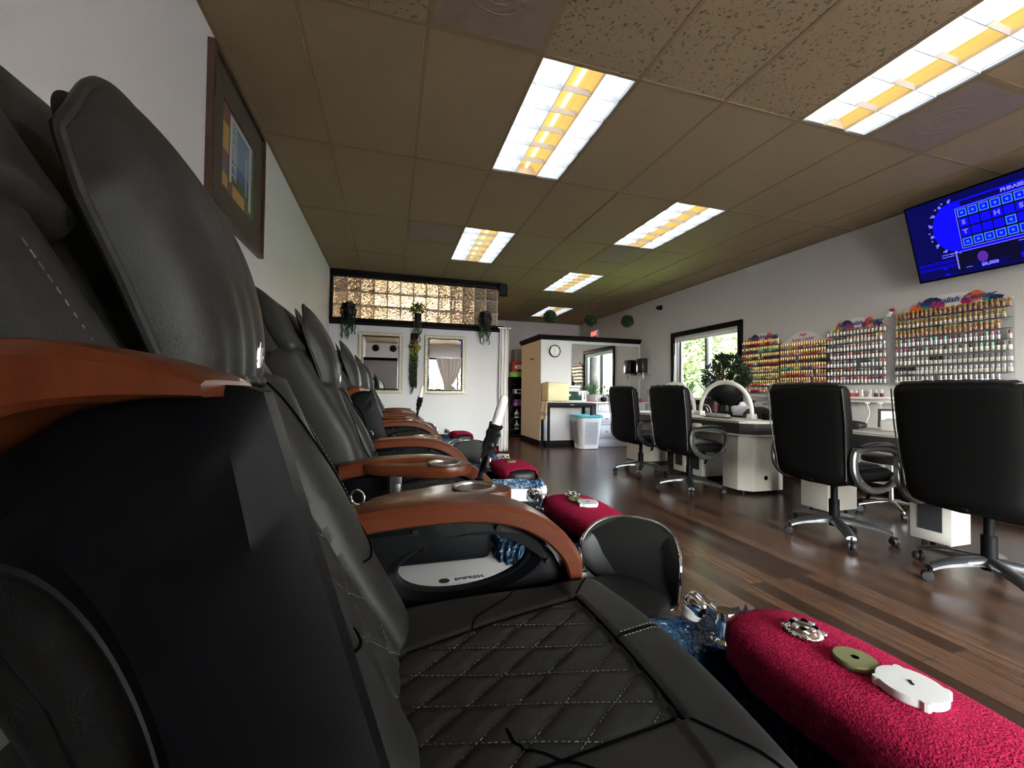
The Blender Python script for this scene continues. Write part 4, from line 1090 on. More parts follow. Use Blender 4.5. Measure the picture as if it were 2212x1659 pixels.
# technicians' stools behind the tables
def tech_stool(x, y, rz, label):
    t = thing('technician_stool', label, 'stool', (x, y, 0), rz, 'black technician stools on chrome bases')
    b = MB(); b.pad((0, 0, .47), (.20, .20, .04), leather, .5, .9, 32, 12); b.build('seat', t)
    b = MB(); rings = []
    for i in range(9):
        f = -1 + 2 * i / 8; a = f * .85
        c = Vector((.20 * math.cos(a), .24 * math.sin(a), .72)); hh = .16 * (1 - abs(f) ** 3 * .55)
        rings.append([c + Vector((math.cos(a) * .028 * math.cos(q), math.sin(a) * .028 * math.cos(q), hh * math.sin(q))) for q in [2 * PI * k / 16 for k in range(16)]])
    b.loft(rings, leather); b.build('backrest', t); b = MB(); b.tube([(.06, 0, .44), (.18, 0, .45), (.215, 0, .52), (.225, 0, .66)], .012, chrome, 8); b.cyl((0, 0, .08), (0, 0, .44), .022, chrome); b.build('column', t)
    b = MB()
    for k in range(5): a = 2 * PI * k / 5 + .3; b.tube([(0, 0, .10), (.14 * math.cos(a), .14 * math.sin(a), .085), (.26 * math.cos(a), .26 * math.sin(a), .06)], [.02, .015, .011], chrome, 10)
    b.build('star_base', t)
    for k in range(5):
        a = 2 * PI * k / 5 + .3; b = MB(); c = Vector((.26 * math.cos(a), .26 * math.sin(a), .027)); s = Vector((-math.sin(a), math.cos(a), 0)) * .014
        b.cyl(c - s, c + s, .027, rubber, seg=16); b.cyl(c, c + Vector((0, 0, .04)), .007, chrome, seg=8); b.build('caster', t)
    return t
ts = tech_stool(4.185, 3.98, R(8), 'black technician stool with an oval back, behind the near arched lamp')
index_kids(); dup(ts, (4.28, 2.56, 0), R(-5), 'technician stool on a chrome base, seen under the nearer nail table')
index_kids(); dup(ts, (4.185, 5.0, 0), R(15), 'technician stool mostly hidden behind the far arched lamp')
index_kids(); dup(ts, (4.22, 1.42, 0), R(0), 'technician stool under the nearer table at the right edge of the photo')

# low black cart below the window, and what stands on it
t = thing('low_cabinet', 'low black cabinet under the window, loaded with bottles and pots', 'cabinet', (4.66, 5.0, 0))
b = MB(); b.box((0, 0, .37), (.38, 2.1, .70), plastic, bev=.006); b.build('body', t); b = MB(); b.box((0, 0, .735), (.42, 2.16, .03), plastic_grey, bev=.005); b.build('top', t)
def bottle_thing(name, label, cat, loc, prof, m, cap=None, cm=None):
    t = thing(name, label, cat, loc); b = MB(); b.lathe(prof, m, (0, 0, 0), 18); b.build('bottle_body', t)
    if cap: b = MB(); b.lathe(cap, cm, (0, 0, 0), 14); b.build('cap', t)
    return t
bottle_thing('lotion_bottle', 'tall pink bottle standing under the near arched lamp', 'bottle', (4.50, 4.80, .75), [(.034, 0), (.036, .01), (.036, .15), (.02, .165), (.014, .17)], mat('pink_bottle', (.50, .20, .27), .35), [(.014, .17), (.014, .20), (.004, .202)], card)
t = thing('tissue_box', 'white printed tissue box on the low cabinet beside the pink bottle', 'box', (4.52, 4.40, .75), R(10))
b = MB(); b.box((0, 0, .065), (.11, .22, .13), mat('pale_blue_print', (.62, .64, .72), .6, var=.25, vscale=40), bev=.004); b.build('carton', t); b = MB(); b.lathe([(.06, 0), (.045, .02), (.03, .05), (.004, .055)], card, (0, 0, .13), 9); b.build('tissue', t)
t = thing('spray_bottle', 'black trigger spray bottle beside the white tissue box', 'bottle', (4.52, 4.24, .75), R(80))
b = MB(); b.lathe([(.035, 0), (.037, .01), (.037, .10), (.018, .14), (.013, .17)], plastic_gloss, (0, 0, 0), 16); b.build('bottle_body', t); b = MB(); b.box((.01, 0, .19), (.08, .024, .03), plastic, bev=.005); b.box((.035, 0, .165), (.012, .014, .05), plastic, Euler((0, .4, 0)), bev=.003); b.build('trigger', t)
t = thing('plastic_bin', 'grey plastic bin on the low cabinet under the polish racks', 'bin', (4.68, 4.10, .75))
b = MB(); b.loft([rrect(0, 0, .10, .13, .02, 0), rrect(0, 0, .115, .145, .02, .15), rrect(0, 0, .11, .14, .02, .15), rrect(0, 0, .096, .126, .02, .01)], mat('grey_bin', (.42, .43, .42), .4)); b.build('bin_body', t)
b = MB(); b.box((0, 0, .12), (.08, .22, .10), mat('green_packets', (.10, .22, .08), .6, var=.6, vscale=60), bev=.01); b.build('packets', t)
for (y, c, lab) in ((5.38, (.38, .03, .04), 'folded red cloth beside the brown pot on the low cabinet'), (5.62, (.55, .05, .16), 'crumpled pink cloth on a clear box, right of the kitchen sink')):
    b = MB(); random.seed(int(y * 100)); b.grid(lambda i, j: Vector((-.10 + .20 * i, -.08 + .16 * j, .02 + .035 * math.sin(i * 5 + j * 4) ** 2 + .015 * math.sin(j * 11))), 18, 18, mat('cloth_%d' % int(y * 100), c, .9, bump=.6, bscale=300, bdist=.003))
    o = b.build('folded_cloth', None, (4.56 if y < 5.5 else 4.55, y if y < 5.5 else 6.95, .75 if y < 5.5 else .862), 0, ang=70); so = o.modifiers.new('thick', 'SOLIDIFY'); so.thickness = .01; tag(o, lab, 'cloth')

# ------------------------------------------------------------------ plants
def leaves(b, n, fpos, m, lw, ll, seed, up=.4):
    random.seed(seed)
    for _ in range(n):
        p, d = fpos(); d = (d + Vector((random.uniform(-.6, .6), random.uniform(-.6, .6), random.uniform(-.3, .6) + up * .3))).normalized()
        s = d.cross(Vector((random.uniform(-1, 1), random.uniform(-1, 1), random.uniform(-1, 1)))).normalized()
        l = ll * random.uniform(.7, 1.25); w = lw * random.uniform(.7, 1.2); nrm = d.cross(s).normalized()
        m_ = m[random.randrange(len(m))] if isinstance(m, list) else m
        q = p + d * (l * .5)
        b.face([p, q + s * w + nrm * w * .3, p + d * l], m_); b.face([p, p + d * l, q - s * w + nrm * w * .3], m_)
def ball_pos(c, r, r0=.5):
    def f():
        d = Vector((random.gauss(0, 1), random.gauss(0, 1), random.gauss(0, 1))).normalized(); return Vector(c) + Vector((d.x * r[0], d.y * r[1], d.z * r[2])) * random.uniform(r0, 1), d
    return f
t = thing('jade_plant', 'big dark jade plant in a round black pot in front of the window', 'plant', (4.45, 4.62, .75), 0)
b = MB(); b.lathe([(.10, 0), (.11, .02), (.07, .05), (.06, .13), (.10, .16), (.20, .24), (.235, .34), (.245, .44), (.235, .44), (.22, .40), (.001, .40)], pot_b, (0, 0, 0), 32); b.build('pot', t)
b = MB()
for k in range(9): a = 2 * PI * k / 9; b.tube([(0, 0, .40), (.09 * math.cos(a), .09 * math.sin(a), .52), (.17 * math.cos(a), .22 * math.sin(a), .62 + .05 * (k % 3))], [.014, .010, .006], bark, 6)
b.build('stem', t)
b = MB()
for k, (cx, cy, cz, r) in enumerate(((0, 0, .64, .17), (.04, -.2, .57, .14), (-.05, .18, .57, .15), (0, .08, .74, .11), (.02, -.09, .72, .12), (0, .30, .48, .09), (0, -.30, .47, .09))): leaves(b, 300, ball_pos((cx, cy, cz), (r, r, r * .9), .45), leaf_d, .015, .046, 10 + k)
b.build('foliage', t, ang=0, recalc=False)
t = thing('aloe_plant', 'small plant in a brown pot left of the big jade plant at the window', 'plant', (4.62, 5.12, .75))
b = MB(); b.lathe([(.085, .02), (.09, .03), (.11, .20), (.12, .20), (.12, .225), (.105, .225), (.10, .20), (.001, .20)], pot_br, (0, 0, 0), 28); b.build('pot', t)
b = MB(); b.lathe([(.14, 0), (.15, .025), (.14, .025), (.001, .012)], red_box, (0, 0, 0), 28); b.build('red_saucer', t)
b = MB()
for k in range(10): a = k * 2.4; r = .02 + .012 * k; b.tube([(0, 0, .2), (r * .6 * math.cos(a), r * .6 * math.sin(a), .36), (r * 1.5 * math.cos(a), r * 1.5 * math.sin(a), .46 + .03 * (k % 4))], [.012, .010, .002], leaf_g, 6)
leaves(b, 140, ball_pos((0, -.06, .46), (.07, .09, .10), .4), leaf_d, .012, .04, 41); b.build('foliage', t, ang=0, recalc=False)
t = thing('spider_plant', 'leafy spider plant on the sill behind the far arched lamp', 'plant', (4.66, 5.62, .75))
b = MB(); b.lathe([(.08, 0), (.10, .16), (.11, .16), (.11, .18), (.095, .18), (.001, .16)], pot_br, (0, 0, 0), 24); b.build('pot', t)
b = MB(); random.seed(5)
for k in range(46):
    a = random.uniform(0, 6.28); r = random.uniform(.08, .26); h = random.uniform(.15, .32); d = Vector((math.cos(a), math.sin(a), 0)); s = Vector((-d.y, d.x, 0)) * .009
    pts = [Vector((0, 0, .17)) + d * (r * f) + Vector((0, 0, h * math.sin(f * 2.2))) for f in (0, .3, .6, .85, 1)]
    for i in range(4): b.face([pts[i] - s * (1 - i * .2), pts[i + 1] - s * (.8 - i * .2), pts[i + 1] + s * (.8 - i * .2), pts[i] + s * (1 - i * .2)], leaf_g)
b.build('foliage', t, ang=0, recalc=False)
# hanging boxwood balls
for (x, y, z, lab) in ((2.576, 6.5, 2.318, 'green boxwood ball hanging nearest the glass block wall, before the farthest light'), (3.342, 6.5, 2.302, 'green boxwood ball hanging in the middle of the three, above the exit sign'), (4.072, 6.5, 2.328, 'green boxwood ball hanging nearest the window wall'),
                       (-.5, -.7, 2.42, 'green boxwood ball seen only in the wall mirror, over the mirrored dark trim'), (.05, -.7, 2.42, 'second green boxwood ball seen only in the wall mirror')):
    t = thing('boxwood_ball', lab, 'topiary ball', (x, y, z), 0, 'hanging boxwood balls')
    b = MB(); b.pad((0, 0, 0), (.085, .085, .085), moss, 1, 1, 20, 12); b.build('ball_core', t)
    b = MB(); leaves(b, 700, ball_pos((0, 0, 0), (.09, .09, .09), .9), [moss, leaf_d, leaf_g], .010, .034, int(x * 100)); b.build('leaf_shell', t, ang=0, recalc=False)
    b = MB(); b.cyl((0, 0, .09), (0, 0, ZC - z), .0012, plastic_grey, seg=5); b.build('string', t)
# trailing plants on the trim and the wall plank
def trailing(t, n, x0, x1, ztop, lens, seed, name='trailing_strands', m=None):
    random.seed(seed); b = MB()
    for k in range(n):
        x = x0 + (x1 - x0) * k / max(1, n - 1) + random.uniform(-.008, .008); L = random.uniform(*lens); y = -.05 + random.uniform(-.015, .01)
        for i in range(int(L / .014)):
            z = ztop - i * .014; b.pad((x + .008 * math.sin(i * .7 + k), y, z), (.0095, .0095, .009), m or leaf_d, 1, 1, 6, 4)
    b.build(name, t, ang=0)
for (x, lab, kind) in ((-.632, 'black hanging pot of trailing strands on the dark trim, above the first mirror', 0), (.39, 'yellow-green spiky plant in a dark pot on the trim, above the wall plank', 1), (1.475, 'black hanging pot of trailing strands at the right end of the dark trim', 0)):
    t = thing('trailing_planter', lab, 'plant', (x, GYW - .055, 2.12), 0, 'planters hanging on the dark trim')
    b = MB(); b.lathe([(.055, -.03), (.062, 0), (.088, .16), (.094, .215), (.086, .215), (.078, .16), (.001, .15)] if kind == 0 else [(.040, -.03), (.045, 0), (.06, .13), (.055, .13), (.001, .11)], pot_b, (0, -.04, 0), 22); b.build('pot', t)
    if kind == 0:
        trailing(t, 11, -.09, .09, .08, (.22, .42), int(x * 50) + 90); b = MB(); leaves(b, 520, ball_pos((0, -.045, .09), (.10, .085, .15), .85), leaf_d, .011, .030, 77); b.build('foliage', t, ang=0, recalc=False)
    else:
        b = MB(); leaves(b, 240, ball_pos((0, -.045, .20), (.09, .07, .07), .1), [leaf_y, leaf_g, leaf_y], .010, .07, 3, 1); b.build('foliage', t, ang=0, recalc=False); trailing(t, 6, -.05, .06, .05, (.25, .42), 8)
t = thing('wall_planter', 'black wall plank with yellow and green succulents and a long trailing strand, between the mirrors', 'plant', (.345, GYW - .012, 1.5))
b = MB(); b.box((0, 0, 0.02), (.105, .022, .86), trim_m, bev=.004); b.build('plank', t)
b = MB(); leaves(b, 170, ball_pos((.01, -.05, .22), (.07, .04, .10), .2), [leaf_y, leaf_o, leaf_y, leaf_g], .012, .05, 21, .5); leaves(b, 260, ball_pos((-.005, -.045, .02), (.06, .035, .16), .2), [leaf_g, leaf_d, leaf_y], .011, .035, 22); b.build('succulents', t, ang=0, recalc=False)
trailing(t, 7, -.055, .03, -.05, (.30, .54), 31)
# ------------------------------------------------------------------ wall mirrors, speaker, curtain
def wall_mirror(x0, x1, z0, z1, label):
    t = thing('wall_mirror', label, 'mirror', ((x0 + x1) / 2, GYW, (z0 + z1) / 2), 0, 'mirrors in mosaic frames'); hx, hz = (x1 - x0) / 2, (z1 - z0) / 2; f = .052
    b = MB(); b.ring_prism([(-hx, -.022, -hz), (hx, -.022, -hz), (hx, -.022, hz), (-hx, -.022, hz)], [(-hx + f, -.022, -hz + f), (hx - f, -.022, -hz + f), (hx - f, -.022, hz - f), (-hx + f, -.022, hz - f)], (0, .022, 0), mortar); fr = b.build('frame', t)
    b = MB(); nx = 16; nz = 24; sx = 2 * hx / nx; sz = 2 * hz / nz
    for i in range(nx):
        for s in (-1, 1): b.box((-hx + sx * (i + .5), -.024, s * (hz - f / 2)), (sx - .005, .006, f - .014), mosaic, bev=.0015, seg=1)
    for k in range(1, nz - 1):
        for s in (-1, 1): b.box((s * (hx - f / 2), -.024, -hz + sz * (k + .5)), (f - .014, .006, sz - .005), mosaic, bev=.0015, seg=1)
    b.build('mosaic_tiles', fr)
    b = MB(); a, c = hx - f, hz - f; e = .022
    o = [(-a, -.004, -c), (a, -.004, -c), (a, -.004, c), (-a, -.004, c)]; i_ = [(-a + e, -.009, -c + e), (a - e, -.009, -c + e), (a - e, -.009, c - e), (-a + e, -.009, c - e)]
    for k in range(4): j = (k + 1) % 4; b.face([o[k], o[j], i_[j], i_[k]], mirror_m)
    b.face(i_, mirror_m); b.face([(p[0], -.001, p[2]) for p in reversed(o)], mirror_m); b.build('mirror_glass', t, ang=0)
wall_mirror(-.487, .167, .986, 1.932, 'mosaic framed wall mirror left of the black plank, reflecting the boxwood balls')
wall_mirror(.511, 1.168, .986, 1.930, 'mosaic framed wall mirror right of the black plank, reflecting a bright window')
t = thing('wall_speaker', 'small black speaker at the right end of the glass block panel, under the ceiling', 'speaker', (1.80, 6.68, 2.74), R(-20))
b = MB(); b.box((0, 0, 0), (.13, .13, .19), plastic, bev=.01); b.build('speaker_box', t); b = MB(); b.box((0, -.068, 0), (.11, .008, .165), vent_k, bev=.004); b.build('grille', t); b = MB(); b.box((-.075, .02, .03), (.04, .05, .04), plastic); b.build('bracket', t)
t = thing('curtain', 'narrow white curtain hanging from a chrome rod end, right of the mirrors', 'curtain', (1.80, 6.62, 0))
b = MB()
def cu(i, j):
    x = -.075 + .15 * i + .01 * (1 - j); z = .045 + 2.04 * j
    return Vector((x + .006 * math.sin(j * 9), .03 * math.sin(i * 17) * (.6 + .4 * (1 - j)), z))
b.grid(cu, 44, 30, fabric_w); o = b.build('drape', t, ang=70); so = o.modifiers.new('thick', 'SOLIDIFY'); so.thickness = .004
b = MB(); b.cyl((-.10, 0, 2.10), (.09, 0, 2.10), .011, chrome); b.pad((.10, 0, 2.10), (.022, .022, .022), chrome, 1, 1, 14, 10); b.build('rod', t)

# ------------------------------------------------------------------ kitchenette
t = thing('wall_clock', 'round white wall clock with a dark grey rim on the white partition', 'clock', (3.008, KY, 1.824))
def rotx(b):
    for v in b.bm.verts: v.co = Vector((v.co.x, -v.co.z, v.co.y))
b = MB(); b.lathe([(.118, 0), (.118, .02), (.112, .032), (.103, .033), (.101, .022)], plastic_grey, (0, 0, 0), 44, cap=False); rotx(b); b.build('rim', t)
b = MB(); b.lathe([(.104, .001), (.104, .018), (.001, .018)], card, (0, 0, 0), 44); rotx(b); b.build('face', t)
b = MB()
for k in range(12): a = PI / 2 - 2 * PI * (k + 1) / 12; b.text(str(k + 1), ink_k, at(.082 * math.cos(a), -.0188, .082 * math.sin(a), '-y'), .030, 0, .0003)
b.build('numerals', t, ang=0)
b = MB(); b.box((-.004, -.021, .024), (.005, .002, .055), ink_k, Euler((0, -.12, 0))); b.box((-.004, -.0225, -.03), (.004, .002, .085), ink_k, Euler((0, .10, 0))); b.cyl((0, -.024, 0), (0, -.019, 0), .005, ink_k, seg=10); b.build('hands', t)
t = thing('sink_mirror', 'large frameless mirror over the sink, reflecting the window', 'mirror', (4.115, KY - .006, 1.50))
b = MB(); b.box((0, 0, -.008), (1.50, .008, .98), mirror_m); b.build('mirror_glass', t)
t = thing('side_table', 'black narrow table with one drawer against the partition, white cloth over its top', 'table', (3.19, 7.08, 0))
b = MB(); b.box((0, .06, .80), (.90, .36, .085), trim_m, bev=.004); b.build('apron', t)
b = MB(); b.box((.02, -.125, .80), (.70, .012, .072), trim_m, bev=.003); d = b.build('drawer', t); b = MB(); b.box((.02, -.136, .803), (.07, .012, .008), steel, bev=.002); b.build('drawer_pull', d)
for (x, y) in ((-.43, -.10), (-.43, .22), (.43, -.10), (.43, .22)):
    b = MB(); b.box((x, y, .39), (.042, .042, .74), trim_m, bev=.003); l = b.build('leg', t); b = MB(); b.cyl((x, y, 0), (x, y, .02), .02, rubber, seg=12); b.build('foot_cap', l)
b = MB(); b.box((0, .06, .855), (.91, .37, .018), towel_w, bev=.006); b.build('top', t)
random.seed(4); b = MB()
def hang(i, j):
    y = 6.95 + .30 * i; z = .868 - .34 * max(0, j - .2) / .8; x = 2.742 - .02 - (.012 * math.sin(i * 9) * j) + (.14 * (1 - j / .2) if j < .2 else -.03 * (j - .2))
    return Vector((x, y, z + .006 * math.sin(i * 14) * j))
b.grid(hang, 24, 40, linen)
for f in b.bm.faces:
    z = f.calc_center_median().z
    if any(abs(z - q) < .0055 for q in (.655, .632, .609)): f.material_index = b.mi(linen_s)
o = b.build('hand_towel', None, ang=70); so = o.modifiers.new('thick', 'SOLIDIFY'); so.thickness = .006; tag(o, 'beige towel with three brown stripes hanging over the left end of the black table', 'towel')
t = thing('towel_warmer', 'cream towel warmer cabinet on the black table', 'towel warmer', (2.93, 7.05, .866))
b = MB(); b.box((0, .04, .175), (.42, .30, .335), cream_ena, bev=.01); b.build('cabinet_body', t); b = MB(); b.box((0, -.118, .18), (.41, .02, .31), cream_ena, bev=.008); d = b.build('door', t)
b = MB(); b.box((-.13, -.132, .305), (.10, .014, .012), steel, bev=.003); b.box((-.13, -.132, .265), (.10, .014, .012), steel, bev=.003); b.build('handle', d)
b = MB(); b.box((-.02, .05, .352), (.30, .2, .012), towel_w, bev=.004); b.build('top_cloth', t)
for s in (-1, 1): b = MB(); b.cyl((s * .17, -.05, 0), (s * .17, -.05, .012), .012, rubber, seg=10); b.build('foot', t)
t = thing('microwave', 'white microwave with a dark green window beside the cream towel warmer', 'microwave', (3.335, 7.11, .866))
b = MB(); b.box((0, .04, .105), (.37, .30, .20), white_pl, bev=.008); b.build('case', t); b = MB(); b.box((-.045, -.113, .105), (.27, .012, .165), screen_f, bev=.004); d = b.build('door', t)
b = MB(); b.box((.145, -.113, .105), (.07, .01, .185), card, bev=.003)
for k in range(4): b.box((.145, -.12, .16 - k * .035), (.035, .006, .018), red_box if k in (0, 1) else plastic_grey, bev=.002)
b.build('control_panel', t)
for k, lab in enumerate(('lower folded white towel on top of the microwave', 'upper folded white towel on top of the microwave')):
    b = MB(); b.pad((0, 0, 0), (.13, .11, .024), towel_w, .5, .35, 28, 12); tag(b.build('folded_towel', None, (3.30 + .01 * k, 7.13, 1.096 + .046 * k)), lab, 'towel', 'folded white towels on the microwave')
t = thing('laundry_basket', 'white perforated laundry basket with a turquoise rim under the black table', 'basket', (3.50, 6.95, 0))
def bas(z): k = .19 + .055 * z / .58; return k
b = MB()
rings = [rrect(0, 0, bas(z), bas(z) * .85, .09, z, 10) for z in [.01, .03] + [.06 + .52 * k / 26 for k in range(27)]]
b.loft(rings, basket_m, cap=False); b.face([v.copy() for v in rings[0]], basket_m)
bmesh.ops.remove_doubles(b.bm, verts=b.bm.verts, dist=.0003)
o = b.build('basket_wall', t, ang=60); so = o.modifiers.new('thick', 'SOLIDIFY'); so.thickness = .004
b = MB()
hole = mat('basket_hole', (.06, .06, .085), .8)
for k in range(19):
    z = .10 + .0215 * k; r = bas(z); rr = rrect(0, 0, r + .0022, r * .85 + .0022, .09, z, 10)
    for sidey in (-1, 1):
        for i in range(11):
            x = -.115 + .023 * (i + .5 * (k % 2)); y = sidey * (r * .85 + .0022); b.box((x, y, z), (.011, .0015, .012), hole, Euler((0, PI / 4, 0)))
    for i in range(9):
        y = -.085 + .021 * (i + .5 * (k % 2)); b.box((-(r + .0022), y, z), (.0015, .011, .012), hole, Euler((PI / 4, 0, 0)))
b.build('perforations', t, ang=0)
b = MB(); b.loft([rrect(0, 0, .245, .212, .09, .575, 10), rrect(0, 0, .262, .228, .10, .585, 10), rrect(0, 0, .265, .231, .10, .61, 10), rrect(0, 0, .25, .216, .09, .622, 10), rrect(0, 0, .236, .203, .09, .60, 10)], basket_t, closed=True); b.build('rim', t)
for s in (-1, 1): b = MB(); b.cyl((-.16, s * .11 - .01, .02), (-.16, s * .11 + .01, .02), .02, basket_t, seg=14); b.build('wheel', t)
t = thing('sink_cabinet', 'white drawer cabinet with raised panels under the sink counter', 'cabinet', (4.30, 7.12, 0))
cab = mat('white_painted_cabinet', (.68, .69, .75), .35, var=.02)
b = MB(); b.box((.05, .09, .415), (1.06, .20, .83), cab); b.box((.05, -.01, .055), (1.10, .06, .11), cab, bev=.003); b.box((-.505, -.015, .47), (.03, .03, .72), cab, bev=.003); b.build('carcase', t)
for k, (z, h) in enumerate(((.745, .155), (.535, .215), (.285, .235))):
    b = MB(); b.box((-.31, -.024, z), (.345, .022, h), cab, bev=.008); b.box((-.31, -.036, z), (.23, .016, h - .085), cab, bev=.007); d = b.build('drawer', t)
    if k: b = MB(); b.pad((-.31, -.058, z), (.022, .012, .011), silver, .8, .8, 14, 8, rot=Euler((0, -.5, 0))); b.cyl((-.31, -.05, z), (-.31, -.04, z), .006, silver, seg=8); b.build('knob', d)
b = MB(); b.box((.20, -.024, .44), (.55, .022, .62), cab, bev=.008); b.build('door', t)
t = thing('counter', 'white sink counter running to the window wall', 'counter', (4.20, 7.10, .835))
b = MB(); b.box((.05, .05, .012), (1.26, .32, .028), white_pl, bev=.006); b.build('worktop', t); b = MB(); b.box((.05, .213, .06), (1.26, .018, .08), white_pl, bev=.004); b.build('backsplash', t)
t = thing('sink_tap', 'chrome sink tap on the white counter below the mirror', 'tap', (4.05, 7.20, .862))
b = MB(); b.tube(smooth_path([(0, 0, 0), (0, 0, .09), (0, -.04, .13), (0, -.10, .11)]), .011, chrome, 10); b.build('spout', t)
for s in (-1, 1): b = MB(); b.lathe([(.02, 0), (.018, .03), (.024, .04), (.004, .045)], chrome, (s * .08, 0, 0), 14); b.build('tap_handle', t)
t = thing('aloe_plant', 'spiky aloe in a grey pot on a red saucer beside the microwave', 'plant', (3.70, 7.14, .863))
b = MB(); b.lathe([(.06, .012), (.07, .03), (.085, .13), (.078, .13), (.001, .12)], mat('grey_clay', (.20, .19, .18), .7), (0, 0, 0), 20); b.build('pot', t); b = MB(); b.lathe([(.09, 0), (.10, .018), (.001, .012)], red_box, (0, 0, 0), 22); b.build('red_saucer', t)
b = MB(); random.seed(3)
for k in range(13): a = k * 2.4; r = .03 + .012 * k; b.tube([(0, 0, .12), (r * .6 * math.cos(a), r * .6 * math.sin(a), .24), (r * 1.2 * math.cos(a), r * 1.2 * math.sin(a), .30 + .05 * (k % 3))], [.011, .009, .001], leaf_g, 6)
b.build('foliage', t)
t = thing('lucky_bamboo', 'small leafy plant in a dark round pot on the sink counter', 'plant', (3.93, 7.08, .863))
b = MB(); b.lathe([(.04, 0), (.06, .03), (.06, .06), (.045, .09), (.001, .085)], pot_b, (0, 0, 0), 20); b.build('pot', t); b = MB(); b.tube([(0, 0, .08), (.005, 0, .22)], .008, leaf_g, 6); leaves(b, 60, ball_pos((0, 0, .20), (.07, .06, .08), .2), leaf_g, .011, .08, 12, 1); b.build('foliage', t, ang=0, recalc=False)
t = thing('clear_box', 'clear plastic box on the counter at the window wall, pink cloth on top', 'box', (4.55, 6.95, .60)) if False else None
for k, (x, lab) in enumerate(((4.18, 'first white soap pump by the sink tap'), (4.26, 'second white soap pump by the sink tap'))):
    bottle_thing('soap_pump', lab, 'bottle', (x, 7.12, .863), [(.024, 0), (.026, .01), (.024, .07), (.01, .085)], card, [(.01, .085), (.006, .11), (.02, .112), (.02, .12), (.002, .12)], steel)
t = thing('towel_dispenser', 'smoky black paper towel dispenser on the window wall, a paper tail hanging out', 'dispenser', (4.80, 7.09, 1.42))
b = MB(); b.box((0, 0, .16), (.17, .22, .28), mat('smoky_plastic', (.022, .025, .024), .15), bev=.02, seg=3); b.build('cover', t); b = MB(); b.box((.06, 0, .14), (.06, .24, .31), mat('grey_back', (.25, .25, .25), .5), bev=.008); b.build('back_plate', t)
b = MB(); b.prism([(-.05, -.05, .025), (-.02, -.055, .025), (.0, -.05, -.07), (-.03, -.045, -.12), (-.04, -.05, -.05)], (.0, .003, 0), card); b.build('paper_tail', t)
t = thing('exit_sign', 'red lit exit sign on the window wall behind the partition trim', 'sign', (4.86, 9.22, 2.50))
b = MB(); b.box((0, 0, 0), (.05, .34, .20), card, bev=.006); b.build('housing', t); b = MB(); b.text('EXIT', emit('exit_red', (1, .06, .05), 2.2), at(-.0262, 0, 0, '-x'), .15, 0, .001); b.build('lettering', t, ang=0)
t = thing('security_camera', 'small dark dome camera high on the window wall', 'camera', (4.86, 6.65, 2.66))
b = MB(); b.cyl((.03, 0, 0), (0, 0, 0), .045, plastic_grey); b.build('mount', t); b = MB(); b.pad((-.03, 0, -.005), (.04, .04, .04), plastic_gloss, 1, 1, 18, 12); b.build('camera_eye', t)
# black shelving behind the partition
t = thing('shelf_unit', 'tall black shelf unit half hidden behind the beige partition side', 'shelf unit', (3.05, 9.25, 0))
for (x, y) in ((-.42, -.2), (-.42, .2), (.42, -.2), (.42, .2)): b = MB(); b.box((x, y, .68), (.05, .05, 1.36), plastic, bev=.004); b.build('post', t)
for k, z in enumerate((.16, .42, .70, .98, 1.20, 1.36)): b = MB(); b.box((0, 0, z), (.9, .46, .03), plastic, bev=.004); b.build('shelf', t)
b = MB(); b.box((0, .22, .68), (.88, .01, 1.34), plastic); b.build('back', t)
for k, (z, lab) in enumerate(((.175, 'white bottle with a pointed cap on the lowest black shelf'), (.435, 'white bottle with a pointed cap on the second black shelf'))):
    t = bottle_thing('lotion_bottle', lab, 'bottle', (2.80, 9.08, z), [(.055, 0), (.058, .02), (.058, .10), (.03, .14)], card, [(.022, .14), (.008, .20), (.002, .205)], card)
    b = MB(); b.lathe([(.0588, .03), (.0588, .085)], ink_b, (0, 0, 0), 18, cap=False); b.build('label_band', t)
for k, lab in enumerate(('lower purple box on the middle black shelf', 'upper purple box on the middle black shelf')):
    b = MB(); b.box((0, 0, .035), (.22, .2, .07), wine, bev=.003); tag(b.build('storage_box', None, (2.82 + .02 * k, 9.10, .716 + .071 * k)), lab, 'box', 'purple boxes on the black shelves')
b = MB(); b.box((0, 0, .05), (.2, .2, .1), card, bev=.003); b.box((-.0, -.102, .05), (.12, .003, .06), plastic_grey); tag(b.build('storage_box', None, (2.83, 9.12, .996)), 'white and grey box on the upper black shelf', 'box')
b = MB(); b.box((0, 0, .06), (.5, .36, .12), lime, bev=.008); tag(b.build('plastic_basket', None, (2.88, 9.22, 1.376)), 'lime green basket on top of the black shelf unit', 'basket')
b = MB(); b.box((0, 0, .12), (.44, .32, .24), red_box, bev=.004); b.pad((-.05, -.161, .11), (.12, .004, .05), card, .8, .8, 20, 8); tag(b.build('storage_box', None, (2.90, 9.22, 1.497)), 'red box with a white picture, standing on the lime basket', 'box')
b = MB(); b.box((0, 0, .14), (.30, .30, .28), mat('grey_carton', (.30, .29, .28), .8), bev=.004); tag(b.build('storage_box', None, (2.88, 9.22, 1.738)), 'grey carton on top of the red box', 'box')
t = thing('carton', 'open brown carton, its flap sticking out beside the grey carton', 'box', (3.24, 9.20, 1.74)); b = MB(); b.box((0, 0, .2), (.36, .3, .4), cardb, bev=.003); b.build('carton_body', t); b = MB(); b.box((-.27, 0, .36), (.20, .28, .006), cardb, Euler((0, -.35, 0))); b.build('flap', t)
b = MB(); b.box((KX - .006, 7.86, 1.70), (.012, .26, .022), frame_b, bev=.003); tag(b.build('wall_strip', None), 'thin brown strip fixed across the beige partition side', 'strip')

